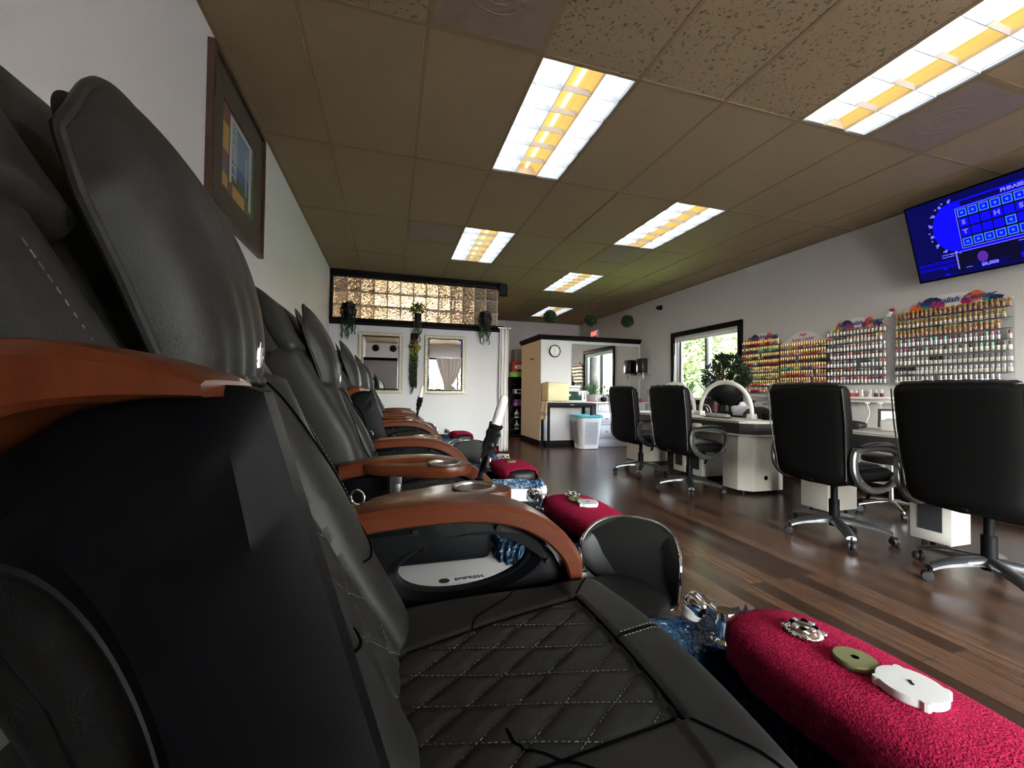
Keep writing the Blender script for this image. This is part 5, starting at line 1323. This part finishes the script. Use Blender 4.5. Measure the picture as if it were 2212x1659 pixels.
# ------------------------------------------------------------------ framed picture on the left wall
t = thing('framed_picture', 'large framed picture of a sunny porch and sea in a dark brown mat', 'picture', (XL, 2.822, 2.372))
hy, hz = .442, .425
def rr4(a, c, x): return [(x, -a, -c), (x, a, -c), (x, a, c), (x, -a, c)]
b = MB(); b.ring_prism(rr4(hy, hz, .0), rr4(hy - .028, hz - .028, .0), (.034, 0, 0), frame_b); b.build('frame', t, ang=20)
b = MB(); b.ring_prism(rr4(hy - .027, hz - .027, .004), rr4(.268, .240, .004), (.012, 0, 0), matte); b.build('mat_board', t, ang=20)
b = MB(); x = .008
sky_p = mat('picture_sky', (.16, .22, .30), .5, var=.4, vscale=5); sea_p = mat('picture_sea', (.06, .09, .20), .5); wh_p = mat('picture_white', (.42, .44, .43), .5); br_p = mat('picture_brick', (.13, .06, .055), .6, var=.4, vscale=40); ye_p = mat('picture_yellow', (.36, .23, .07), .6, var=.3, vscale=30); gr_p = mat('picture_green', (.07, .10, .05), .6, var=.6, vscale=40)
def pr(y0, z0, y1, z1, m, d=0): b.box((x + d, (y0 + y1) / 2, (z0 + z1) / 2), (.004, y1 - y0, z1 - z0), m)
pr(-.27, -.242, .27, .242, br_p); pr(-.12, -.02, .17, .21, sky_p, .001); pr(-.12, -.09, .17, -.02, sea_p, .001); pr(-.13, -.15, .17, -.09, gr_p, .001)
pr(-.15, -.16, -.12, .22, wh_p, .002); pr(.17, -.2, .215, .22, wh_p, .002); pr(-.12, .20, .17, .22, wh_p, .002)
for z in (-.11, -.05, .06, .12, .17): pr(-.12, z, -.055, z + .007, wh_p, .003)
pr(-.06, -.13, -.052, .2, wh_p, .003); pr(-.09, -.13, -.084, .2, wh_p, .003); pr(.115, -.13, .122, .1, wh_p, .003); pr(-.27, -.02, -.17, .13, ye_p, .001); pr(-.27, -.15, -.2, -.09, sea_p, .001); pr(-.27, -.22, -.18, -.15, ye_p, .001); pr(-.10, -.242, .10, -.16, ye_p, .001); pr(.10, -.242, .27, -.15, gr_p, .001); pr(.225, -.15, .27, .2, gr_p, .001)
b.build('artwork', t, ang=0)

# ------------------------------------------------------------------ television
t = thing('television', 'wall television at the right edge, tilted down, showing a blue letter board', 'television', (4.60, 1.965, 2.41))
tl = R(18)
TM = Matrix.Translation((0, 0, 0)) @ Matrix.Rotation(-tl, 4, 'Y')
def tv(b):
    for v in b.bm.verts: v.co = TM @ v.co
b = MB(); b.box((.03, 0, 0), (.045, 1.235, .705), plastic, bev=.006); tv(b); b.build('bezel', t)
blue = emit('screen_blue', (.004, .003, .95), .26); deep = emit('screen_deep_blue', (.0015, .0015, .045), .42); blk = emit('screen_black', (.002, .002, .012), .42); cell = emit('screen_cell', (.02, .10, .55), .42); line = emit('screen_line', (.10, .10, 1.0), .42); pur = emit('screen_violet', (.05, .012, .20), .42)
sx = .006
b = MB(); b.box((sx, 0, 0), (.003, 1.205, .675), deep); tv(b); scr = b.build('screen', t, ang=0)
b = MB()
def sr(y0, z0, y1, z1, m, d): b.box((sx - .002 - d, -(y0 + y1) / 2, (z0 + z1) / 2), (.001, y1 - y0, z1 - z0), m)
# y here runs to the right on the screen, z up
arc = [(-.31 + .0, .0)]
pts = [(sx - .0026, -(-.30 + .17 * math.cos(a) * 1.0), .07 + .23 * math.sin(a)) for a in [PI / 2 + PI * k / 30 for k in range(31)]]
pin = [(p[0], -(-.30 + (-p[1] + .30) * .86), .07 + (p[2] - .07) * .9) for p in pts]
for k in range(30): b.face([pts[k], pts[k + 1], pin[k + 1], pin[k]], line if k % 4 < 1 else blk)
for k in range(0, 31, 3): b.box(((pts[k][0]) - .0005, pts[k][1], pts[k][2]), (.001, .012, .012), line)
b.face([(sx - .0024, -(-.30 + .145 * math.cos(a)), .07 + .205 * math.sin(a)) for a in [PI / 2 + PI * k / 24 for k in range(25)]], blue)
sr(-.30, -.14, .48, .275, blue, .0012); sr(-.24, .225, .44, .262, deep, .0016); sr(-.28, -.125, .46, .215, line, .0016); sr(-.275, -.12, .455, .21, blk, .002)
rows = ((1,) * 11, (0,) * 11, (0, 0, 0, 0, 1, 0, 0, 0, 0, 1, 1), (1,) * 11)
for r_ in range(4):
    for c_ in range(11):
        y0 = -.268 + c_ * .0655; z0 = .135 - r_ * .0815; sr(y0, z0, y0 + .058, z0 + .068, cell if rows[r_][c_] else blue, .0024)
        sr(y0 + .008, z0 + .010, y0 + .05, z0 + .058, blue if rows[r_][c_] else blue, .0028)
        if rows[r_][c_]: sr(y0 + .020, z0 + .024, y0 + .038, z0 + .044, cell, .0032)
for z in (-.15, -.17): sr(-.42, z, .58, z + .006, line, .002)
for z in (-.20, -.215, -.24, -.255): sr(-.59, z, -.34, z + .005, blue, .002)
sr(-.34, -.31, .04, -.16, blk, .0022); sr(.09, -.31, .47, -.16, blk, .0022)
for (y, m) in ((-.17, pur), (.24, pur)):
    b.prism([(sx - .0052, -y - .032 * math.cos(a), -.225 + .045 * math.sin(a)) for a in [2 * PI * k / 20 for k in range(20)]], (-.001, 0, 0), m); sr(y - .07, -.30, y + .07, -.262, deep, .0034)
sr(-.33, -.29, -.32, -.16, line, .003); sr(-.28, -.29, -.10, -.285, line, .003); sr(-.24, -.312, -.03, -.268, deep, .004); sr(.18, -.312, .42, -.268, deep, .004); sr(-.43, -.27, -.40, -.255, blue, .003); sr(-.42, -.325, -.39, -.31, blue, .003); sr(.04, -.30, .08, -.26, blue, .003)
tv(b); b.build('screen_picture', scr, ang=0)
b = MB()
def tx(s, y, z, size, m=line): b = MB(); b.text(s, m, at(sx - .0072, -y, z, '-x'), size, 0, .0004, bold=.002); tv(b); b.build('lettering', scr, ang=0)
tx('PHRASE', .06, .244, .036); tx('S', -.239, .005 + .083, .05); tx('T', -.239, -.075 + .083, .05); tx('H', -.239 + .0655 * 3, .088, .05); tx('S', -.239 + .0655 * 5, .006 + .083, .05); tx('$6,000', -.135, -.29, .036); tx('$24,000', .30, -.29, .036)
b.bm.free()
b = MB(); b.box((.17, 0, 0), (.22, .10, .10), plastic); b.box((.28, 0, 0), (.02, .3, .3), plastic); b.build('wall_mount', t)

# ------------------------------------------------------------------ nail polish racks
XW = XR
def rack(y1, y0, z0, z1, zrows, style, label, head=.12):
    """y1: left end (far), y0: right end; zrows: heights of the ledges; header above."""
    t = thing('polish_rack', label, 'rack', (XW, (y0 + y1) / 2, z0), 0, 'acrylic polish racks on the wall'); hw = (y1 - y0) / 2
    b = MB(); b.box((-.008, 0, (z1 - z0) / 2), (.004, 2 * hw, z1 - z0), acryl)
    for s in (-1, 1): b.box((-.035, s * (hw - .002), (z1 - z0) / 2), (.055, .004, z1 - z0), acryl)
    b.build('acrylic_panel', t, ang=0)
    for z in zrows:
        b = MB(); b.box((-.035, 0, z - z0 - .002), (.055, 2 * hw - .008, .004), acryl); b.box((-.062, 0, z - z0 + .008), (.003, 2 * hw - .008, .022), acryl); b.build('ledge', t, ang=0)
    b = MB(); zt = z1 - z0
    out = [(-hw * .99, zt - .01)] + [(-hw * .99 + 2 * hw * .99 * k / 40, zt + head * (.12 + .88 * math.sin(PI * min(1, max(0, (k / 40 - .06) / .88))) ** (1.2 if style == 'plain' else .8))) for k in range(41)] + [(hw * .99, zt - .01)]
    b.prism([(-.012, -a, z) for a, z in out], (.004, 0, 0), card); hd = b.build('header_card', t, ang=20)
    if style == 'plain':
        b = MB(); b.text('Nail', ink_p, at(-.0145, .01, zt + head * .66, '-x', R(3)), .052, .35, .0006, bold=.001); b.text('Polish Center', ink_p, at(-.0145, .01, zt + head * .24, '-x', R(3)), .052, .35, .0006, bold=.001); b.build('lettering', hd, ang=0)
    else:
        b = MB(); b.text('Nail Polish Center', ink_b, at(-.0200, -.03, zt + head * .50, '-x', R(0)), .062 * hw / .3 * (1 if hw < .35 else .86), .35, .0006, bold=.001); b.build('lettering', hd, ang=0)
        b = MB(); random.seed(9)
        def splash(c, z, rx, rz, m, d):
            b.prism([(-.0155 - d, -(c + rx * math.cos(a) * random.uniform(.85, 1.12)), z + rz * math.sin(a) * random.uniform(.85, 1.12)) for a in [2 * PI * k / 18 for k in range(18)]], (-.0006, 0, 0), m); b.build('paint_splash', hd, ang=20); b.__init__()
        k = hw / .3 * .9
        splash(-.19 * k, zt + head * .20, .055 * k, head * .36, paint_o, 0); splash(-.13 * k, zt + head * .42, .042 * k, head * .36, paint_t, .0008); splash(-.10 * k, zt + head * .62, .055 * k, head * .28, paint_n, .0016); splash(-.07 * k, zt + head * .28, .05 * k, head * .30, paint_m, .0024)
        splash(.10 * k, zt + head * .30, .035 * k, head * .30, paint_m, 0); splash(.145 * k, zt + head * .55, .048 * k, head * .36, paint_o, .0008); splash(.225 * k, zt + head * .24, .045 * k, head * .26, paint_t, 0); splash(.25 * k, zt + head * .22, .035 * k, head * .18, paint_n, .0008)
    return t
Z1 = [1.062 + .0915 * k for k in range(8)][::-1]
Z2 = [1.085 + .0880 * k for k in range(7)][::-1]
Z3 = [1.166 + .0895 * k for k in range(7)][::-1]
Z4 = [1.152 + .0905 * k for k in range(8)][::-1]
rack(4.744, 4.142, 1.045, 1.765, Z1, 'art', 'polish rack nearest the window, gold capped bottles, paint splashed header', .115)
rack(4.139, 3.538, 1.070, 1.690, Z2, 'plain', 'polish rack with a plain white arched header in pink script', .135)
rack(3.534, 2.940, 1.150, 1.765, Z3, 'art', 'third polish rack from the window, mostly silver bottles, paint splashed header', .12)
rack(2.862, 2.048, 1.135, 1.850, Z4, 'art', 'largest polish rack, under the television', .125)
BM = {}
def col(name, c, rough=.25, metal=0):
    if name not in BM: BM[name] = mat('polish_' + name, c, rough, metal, var=.04)
    return BM[name]
PAL = {'red': (.45, .02, .04), 'coral': (.62, .13, .09), 'pink': (.62, .22, .28), 'blush': (.62, .38, .32), 'nude': (.58, .42, .30), 'plum': (.12, .015, .06), 'wine': (.20, .01, .03), 'black': (.010, .009, .012), 'mint': (.22, .50, .40), 'teal': (.06, .25, .30), 'sky': (.25, .45, .60), 'violet': (.10, .05, .22), 'yellow': (.68, .55, .05), 'lime': (.35, .55, .06), 'white': (.70, .68, .62), 'navy': (.02, .03, .12), 'grey': (.22, .23, .25), 'green': (.06, .30, .06), 'brown': (.13, .06, .04), 'orange': (.70, .20, .03), 'silver': None, 'gold': None}
def pm(n):
    if n == 'silver': return steel_b
    if n == 'gold': return gold
    return col(n, PAL[n])
steel_b = mat('mirror_silver_bottle', (.80, .81, .85), .34, .75, var=.05)
PROT = {}
def bottle_shape(kind, body, cap):
    """prototype bottle object (body mesh with a cap child); returns (body mesh, cap mesh)."""
    key = (kind, body, cap)
    if key in PROT: return PROT[key]
    b = MB(); c = MB()
    if kind == 'round': b.lathe([(.011, 0), (.0125, .002), (.0125, .026), (.007, .034), (.006, .037)], pm(body), (0, 0, 0), 12); c.lathe([(.0072, .035), (.0085, .037), (.0072, .074), (.006, .076), (.001, .0765)], pm(cap), (0, 0, 0), 12)
    elif kind == 'striped':
        b.lathe([(.0125, 0), (.0135, .002), (.0135, .010)], pm(body), (0, 0, 0), 12, cap=True); b.lathe([(.0137, .010), (.0137, .014)], pm('wine'), (0, 0, 0), 12, cap=False); b.lathe([(.0135, .014), (.0135, .022)], pm(body), (0, 0, 0), 12, cap=False); b.lathe([(.0137, .022), (.0137, .026)], pm('wine'), (0, 0, 0), 12, cap=False); b.lathe([(.0135, .026), (.0130, .033), (.007, .037)], pm(body), (0, 0, 0), 12)
        c.lathe([(.008, .036), (.0105, .038), (.0100, .060), (.008, .064), (.0085, .072), (.001, .0725)], pm(cap), (0, 0, 0), 12)
    elif kind == 'tall': b.lathe([(.0125, 0), (.0135, .002), (.0135, .040), (.008, .046)], pm(body), (0, 0, 0), 12); c.lathe([(.0085, .045), (.0095, .047), (.0085, .074), (.001, .0745)], pm(cap), (0, 0, 0), 12)
    elif kind == 'square':
        b.box((0, 0, .019), (.025, .025, .038), pm(body), bev=.003, seg=1); c.box((0, 0, .056), (.019, .019, .034), pm(cap), bev=.003, seg=1)
    PROT[key] = (b, c); m1 = b.build('nail_polish_bottle'); m2 = c.build('cap'); PROT[key] = (m1.data, m2.data)
    bpy.data.objects.remove(m1); bpy.data.objects.remove(m2)
    return PROT[key]
def put_bottle(x, y, z, kind, body, cap, label, group, rz=0):
    a, c = bottle_shape(kind, body, cap)
    o = bpy.data.objects.new('nail_polish_bottle', a); COL.objects.link(o); o.location = (x, y, z); o.rotation_euler = (0, 0, rz); tag(o, label, 'bottle', group)
    k = bpy.data.objects.new('cap', c); COL.objects.link(k); k.parent = o
BX = XW - .036
ORD = ['top', 'second', 'third', 'fourth', 'fifth', 'sixth', 'seventh', 'bottom']
def row(y1, y0, z, n, runs, rackname, rowname):
    """runs: list of (count, kind, body list, cap list, description)."""
    random.seed(int(z * 1000)); pitch = (y1 - y0 - .03) / (n - 1); i = 0
    for (cnt, kind, bodies, caps, desc) in runs:
        for k in range(cnt):
            if kind and i < n:
                bo = bodies[k % len(bodies)] if len(bodies) < 4 else random.choice(bodies); ca = caps[k % len(caps)] if len(caps) < 4 else random.choice(caps)
                d = desc if '%' not in desc else desc % (ca if len(set(caps)) > 1 else bo)
                lab = '%s in the %s row of the %s' % (d, rowname, rackname)
                put_bottle(BX, y1 - .015 - pitch * i, z, kind, bo, ca, lab, lab.replace(' bottle ', ' bottles '), 0)
            i += 1
R4 = 'largest polish rack'
row(2.862, 2.048, Z4[0], 24, [(24, 'striped', ['blush'], ['gold'], 'striped bottle with a gold cap')], R4, ORD[0])
row(2.862, 2.048, Z4[1], 24, [(23, 'striped', ['white'], ['gold'], 'striped bottle with a gold cap')], R4, ORD[1])
row(2.862, 2.048, Z4[2], 24, [(22, 'striped', ['blush'], ['gold'], 'striped bottle with a gold cap')], R4, ORD[2])
row(2.862, 2.048, Z4[3], 24, [(1, 'striped', ['blush'], ['gold'], 'striped bottle with a gold cap'), (21, 'tall', ['silver'], ['pink', 'brown', 'grey', 'wine', 'mint', 'plum'], 'silver bottle with a %s cap'), (1, None, [], [], ''), (1, 'tall', ['silver'], ['wine'], 'silver bottle with a wine cap, last')], R4, ORD[3])
row(2.862, 2.048, Z4[4], 24, [(5, 'tall', ['silver'], ['red', 'plum', 'grey', 'pink'], 'silver bottle with a %s cap'), (19, 'tall', ['white'], ['grey', 'brown', 'mint', 'black', 'nude'], 'cream bottle with a %s cap')], R4, ORD[4])
row(2.862, 2.048, Z4[5], 24, [(8, 'tall', ['white'], ['grey'], 'cream bottle with a grey cap'), (3, 'square', ['white'], ['black'], 'squat cream bottle with a black cap'), (13, 'square', ['white'], ['grey'], 'squat cream bottle with a grey cap')], R4, ORD[5])
row(2.862, 2.048, Z4[6], 24, [(5, 'square', ['silver'], ['black'], 'squat silver bottle with a black cap'), (19, 'square', ['white'], ['silver'], 'squat cream bottle with a silver cap')], R4, ORD[6])
row(2.862, 2.048, Z4[7], 24, [(9, 'square', ['white'], ['silver'], 'squat cream bottle with a silver cap'), (1, None, [], [], ''), (12, 'tall', ['silver'], ['silver'], 'all silver bottle')], R4, ORD[7])
R3 = 'third polish rack'
row(3.534, 2.940, Z3[0], 17, [(4, 'tall', ['white'], ['green', 'lime'], 'cream bottle with a %s cap'), (8, 'tall', ['white'], ['plum', 'black'], 'cream bottle with a %s cap'), (5, 'tall', ['white'], ['red', 'wine'], 'cream bottle with a %s cap')], R3, ORD[0])
row(3.534, 2.940, Z3[1], 17, [(2, 'tall', ['white'], ['red'], 'cream bottle with a red cap'), (4, 'tall', ['white'], ['black'], 'cream bottle with a black cap'), (6, 'tall', ['white'], ['blush'], 'cream bottle with a blush cap'), (4, 'tall', ['white'], ['orange', 'red', 'yellow'], 'cream bottle with a %s cap')], R3, ORD[1])
row(3.534, 2.940, Z3[2], 17, [(5, 'tall', ['white'], ['navy'], 'cream bottle with a navy cap'), (11, 'tall', ['silver'], ['nude', 'blush', 'pink', 'grey'], 'silver bottle with a %s cap'), (1, 'tall', ['sky'], ['silver'], 'pale blue bottle with a silver cap')], R3, ORD[2])
row(3.534, 2.940, Z3[3], 17, [(1, None, [], [], ''), (16, 'tall', ['silver'], ['pink', 'coral', 'wine', 'brown', 'plum'], 'silver bottle with a %s cap')], R3, ORD[3])
row(3.534, 2.940, Z3[4], 17, [(9, 'tall', ['silver'], ['plum', 'teal', 'grey', 'wine'], 'silver bottle with a %s cap'), (1, None, [], [], ''), (7, 'tall', ['silver'], ['mint', 'coral', 'black', 'grey'], 'silver bottle with a %s cap')], R3, ORD[4])
row(3.534, 2.940, Z3[5], 17, [(8, 'tall', ['silver'], ['yellow', 'red', 'mint', 'wine'], 'silver bottle with a %s cap'), (9, 'tall', ['silver'], ['brown', 'gold', 'grey', 'black'], 'silver bottle with a %s cap')], R3, ORD[5])
row(3.534, 2.940, Z3[6], 17, [(17, 'tall', ['silver'], ['red', 'wine', 'pink', 'coral', 'plum'], 'silver bottle with a %s cap')], R3, 'lowest')
# loose bottles on the ledge below
for k in range(9):
    put_bottle(XW - .05, 3.42 - k * .052 - (.03 if k > 5 else 0), 1.0225, 'round' if k > 8 else 'square', 'red' if k not in (5, 6, 7, 8) else ('white' if k in (5, 6) else 'plum'), 'white', 'red bottle with a white cap on the white ledge' if k < 5 else ('all white bottle on the white ledge' if k in (5, 6) else 'dark bottle with a white cap on the white ledge'), 'loose bottles on the white ledge')
# the two racks by the window: far too many to tell apart, one mass
random.seed(11); b = MB()
SEQ1 = [['violet', 'wine', 'red', 'red', 'orange', 'red', 'pink', 'blush'], ['plum', 'wine', 'violet', 'sky', 'teal', 'mint', 'mint'], ['coral', 'nude', 'brown', 'nude', 'plum', 'plum', 'wine'], ['lime', 'red', 'white', 'brown', 'red', 'red', 'red'], ['nude', 'nude', 'blush', 'nude', 'nude'], ['nude', 'nude', 'mint', 'nude', 'nude'], ['coral', 'coral', 'coral', 'pink', 'white', 'coral'], ['blush', 'wine', 'blush', 'pink']]
SEQ2 = [['blush', 'blush', 'pink', 'pink', 'blush', 'blush'], ['pink', 'pink', 'pink', 'coral', 'red', 'pink'], ['wine', 'plum', 'plum', 'plum', 'brown', 'black'], ['mint', 'teal', 'yellow', 'violet', 'violet', 'pink', 'pink'], ['orange', 'red', 'red', 'red', 'pink', 'pink', 'pink'], ['nude', 'blush', 'pink', 'blush', 'coral', 'coral'], ['nude', 'blush', 'blush', 'coral', 'green']]
def mass(y1, y0, zr, seq, n):
    for r, z in enumerate(zr):
        for k in range(n):
            if random.random() < .02: continue
            c = seq[r][min(len(seq[r]) - 1, int(k / n * len(seq[r])))]; y = y1 - .02 - (y1 - y0 - .04) * k / (n - 1)
            b.lathe([(.0115, 0), (.0125, .002), (.0125, .027), (.007, .035)], pm(c), (BX, y, z), 10); b.lathe([(.0078, .035), (.0088, .037), (.0074, .074), (.001, .076)], gold if r < 7 else pm('blush'), (BX, y, z), 10)
mass(4.744, 4.142, Z1, SEQ1, 20); mass(4.139, 3.538, Z2, SEQ2, 19)
tag(b.build('nail_polish_bottles'), 'rows of gold capped bottles in the two polish racks nearest the window', 'bottles', None, 'stuff')
# ledge under the racks, with its cords
t = thing('wall_ledge', 'white ledge on the wall below the polish racks', 'shelf', (XW, 3.76, 1.0))
b = MB(); b.box((-.06, 0, .01), (.12, 1.80, .022), white_pl, bev=.004); b.box((-.05, 0, -.03), (.10, 1.78, .012), white_pl, bev=.003); b.box((-.012, 0, -.02), (.02, 1.78, .06), white_pl); b.build('ledge_board', t)
for y in (-.80, -.68): b = MB(); b.lathe([(.018, 0), (.024, .004), (.024, .012), (.016, .016)], card, (-.10, y, -.052), 16); b.build('grommet', t)
for k, (y, lab) in enumerate(((3.08, 'left white cord hanging from the ledge'), (2.96, 'right white cord hanging from the ledge'))):
    b = MB(); b.tube(smooth_path([(4.79, y, .955), (4.80, y - .02, .85), (4.76, y - .01, .74), (4.80, y + .03, .62), (4.84, y, .3)]), .004, card, 6); tag(b.build('cord'), lab, 'cord', 'white cords under the ledge')
t = thing('flower_ornament', 'small pink and white flower ornament at the upper corner of the largest rack', 'ornament', (4.86, 2.885, 1.875))
for k, (dy, dz, m) in enumerate(((0, .03, pm('red')), (-.02, .01, pm('pink')), (.012, .0, card), (.022, -.022, card))): b = MB(); b.pad((-.01 - .004 * k, dy, dz), (.012, .024, .014), m, 1, 1, 14, 10); b.build('petal', t)
# ------------------------------------------------------------------ outdoors
gm2 = mat('lawn', (.10, .17, .045), .95, var=.4, vscale=3); gm3 = mat('parking_asphalt', (.25, .25, .26), .9, var=.2, vscale=6)
b = MB(); b.box((28, 17, -.6), (44, 40, .1), gm2); b.box((20, -23, -.6), (60, 40, .1), gm3); o = b.build('ground_outside', ang=0); o['kind'] = 'structure'
tl1 = mat('tree_leaf_light', (.085, .125, .038), .6, var=.35, vscale=1.5); tl2 = mat('tree_leaf_yellow', (.135, .15, .058), .6, var=.3, vscale=1.5); tl3 = mat('tree_leaf_mid', (.045, .075, .024), .6, var=.4, vscale=1.5)
def tree(x, y, h, r, ms, seed, label, nl=4500):
    t = thing('garden_tree', label, 'tree', (x, y, -.55), 0, 'trees outside the window'); random.seed(seed)
    b = MB(); b.tube([(0, 0, 0), (.05, .03, h * .35), (-.04, .06, h * .6), (0, 0, h * .85)], [.12, .09, .06, .02], bark, 8)
    for k in range(7): a = k * 2.4; z = h * (.3 + .07 * k); b.tube([(0, 0, z), (r * .5 * math.cos(a), r * .5 * math.sin(a), z + h * .10), (r * .8 * math.cos(a), r * .8 * math.sin(a), z + h * .16)], [.045, .03, .01], bark, 6)
    b.build('trunk', t); b = MB()
    for k in range(9):
        a = k * 2.4; rr = r * (.35 if k < 3 else .62); c = (rr * math.cos(a), rr * math.sin(a), h * (.28 + .075 * k)); leaves(b, nl // 9, ball_pos(c, (r * .55, r * .55, h * .16), .2), ms, .06, .17, seed + k)
    b.build('crown', t, ang=0, recalc=False)
tree(8.1, 10.3, 5.0, 1.05, [tl1, tl2, tl3], 1, 'light green tree at the left of the window view, its trunk showing')
tree(9.7, 8.8, 5.2, 1.05, [tl2, tl1], 4, 'pale tree at the right half of the window view')
tree(12.0, 13.4, 7.5, 1.9, [tl2, tl1, tl2], 3, 'yellow green tree in the middle of the window view', 6000)
tree(10.2, 16.9, 7.5, 1.9, [tl1, tl3], 6, 'darker tree far off at the left edge of the window')
tree(14.6, 10.6, 7.5, 1.9, [tl1, tl2], 9, 'tall tree behind the right window pane', 6000)
tree(16.8, 18.6, 11, 3.4, [tl2, tl1], 17, 'tallest yellowish tree filling the top of the window', 9000)
tree(22.5, 15.5, 11, 3.2, [tl1, tl2], 15, 'tall pale tree far off beyond the right pane', 6000)
tree(12.5, 23.5, 11, 3.2, [tl1, tl2], 18, 'tall pale tree far off beyond the left pane', 6000)
tree(7.3, 8.7, 1.6, .65, [tl3, tl1], 12, 'low shrub outside the left window pane', 1800)
tree(8.2, 7.6, 1.5, .60, [tl3, tl1], 13, 'low shrub outside the right window pane', 1800)
tree(2.4, -8.5, 4.5, 1.8, [tl1, tl3], 21, 'tree outside the shop window, seen only in the wall mirror', 1600)
t = thing('sheer_curtain', 'sheer white curtain swept aside in the shop window, seen only in the wall mirror', 'curtain', (2.3, YF + .06, 0)); b = MB()
b.grid(lambda i, j: Vector((-.62 + 1.24 * i * (.25 + .75 * abs(j - .42) ** .8 * 1.4) + (.35 if j < .42 else .35 * (1 - (j - .42) / .58)), .03 * math.sin(i * 40), .5 + 1.85 * j)), 60, 24, fabric_w); b.build('drape', t, ang=70)
t = thing('stone_building', 'pale stone building outside, seen only in the sink mirror', 'building', (13, -4, -.55))
b = MB(); b.box((0, 0, 2.6), (3, 18, 5.2), mat('pale_stone', (.62, .58, .52), .9, var=.2, vscale=2.5, bump=.5, bscale=6, bdist=.05)); b.build('stone_wall', t); b = MB(); b.box((-1.6, 0, 1.2), (.3, 18, .2), card); b.build('ledge', t)
for y in (-3, 3): b = MB(); b.box((-1.52, y, 1.6), (.08, 1.2, 1.4), screen_f); b.build('window', t)

# ------------------------------------------------------------------ light, sky, camera
w = bpy.data.worlds.new('sky'); S.world = w; w.use_nodes = True; nt = w.node_tree
bg = nt.nodes['Background']; sk = nt.nodes.new('ShaderNodeTexSky')
sk.sky_type = 'NISHITA'; sk.sun_disc = False; sk.sun_elevation = R(48); sk.sun_rotation = R(200); sk.air_density = 1.2; sk.dust_density = 2.5
hs = nt.nodes.new('ShaderNodeHueSaturation'); hs.inputs['Saturation'].default_value = .45; nt.links.new(sk.outputs[0], hs.inputs['Color']); nt.links.new(hs.outputs[0], bg.inputs['Color']); bg.inputs['Strength'].default_value = SKY
su = bpy.data.lights.new('sun', 'SUN'); su.energy = SUN; su.angle = R(1.5); su.color = (1, .95, .86); so = bpy.data.objects.new('sun', su); COL.objects.link(so); so.rotation_euler = Vector((-.6, .3, .74)).to_track_quat('Z', 'Y').to_euler(); so.location = (0, 0, 20)

yaw, pit, rol, f = .286732, .0194105, .0113482, 887.0
cy, sy, cp, sp_ = math.cos(yaw), math.sin(yaw), math.cos(pit), math.sin(pit)
fw = Vector((sy * cp, cy * cp, sp_)); rt = Vector((cy, -sy, 0)); up = rt.cross(fw)
r2 = rt * math.cos(rol) + up * math.sin(rol); u2 = -rt * math.sin(rol) + up * math.cos(rol)
cd = bpy.data.cameras.new('camera'); cam = bpy.data.objects.new('camera', cd); COL.objects.link(cam)
cd.sensor_fit = 'HORIZONTAL'; cd.sensor_width = 36; cd.lens = f / 2212 * 36; cd.clip_start = .01
cam.matrix_world = Matrix(((r2.x, u2.x, -fw.x, 0), (r2.y, u2.y, -fw.y, 0), (r2.z, u2.z, -fw.z, 1.03), (0, 0, 0, 1)))
S.camera = cam
S.view_settings.view_transform = 'Standard'; S.view_settings.look = 'None'; S.view_settings.gamma = 1; S.view_settings.use_curve_mapping = False
S.view_settings.exposure = EXPO
S.cycles.use_denoising = True
S.cycles.max_bounces = 8; S.cycles.diffuse_bounces = 4; S.cycles.glossy_bounces = 4; S.cycles.transmission_bounces = 6; S.cycles.transparent_max_bounces = 12
S.cycles.sample_clamp_indirect = 6; S.cycles.caustics_reflective = False; S.cycles.caustics_refractive = False
S.cycles.use_adaptive_sampling = True; S.cycles.adaptive_threshold = .02
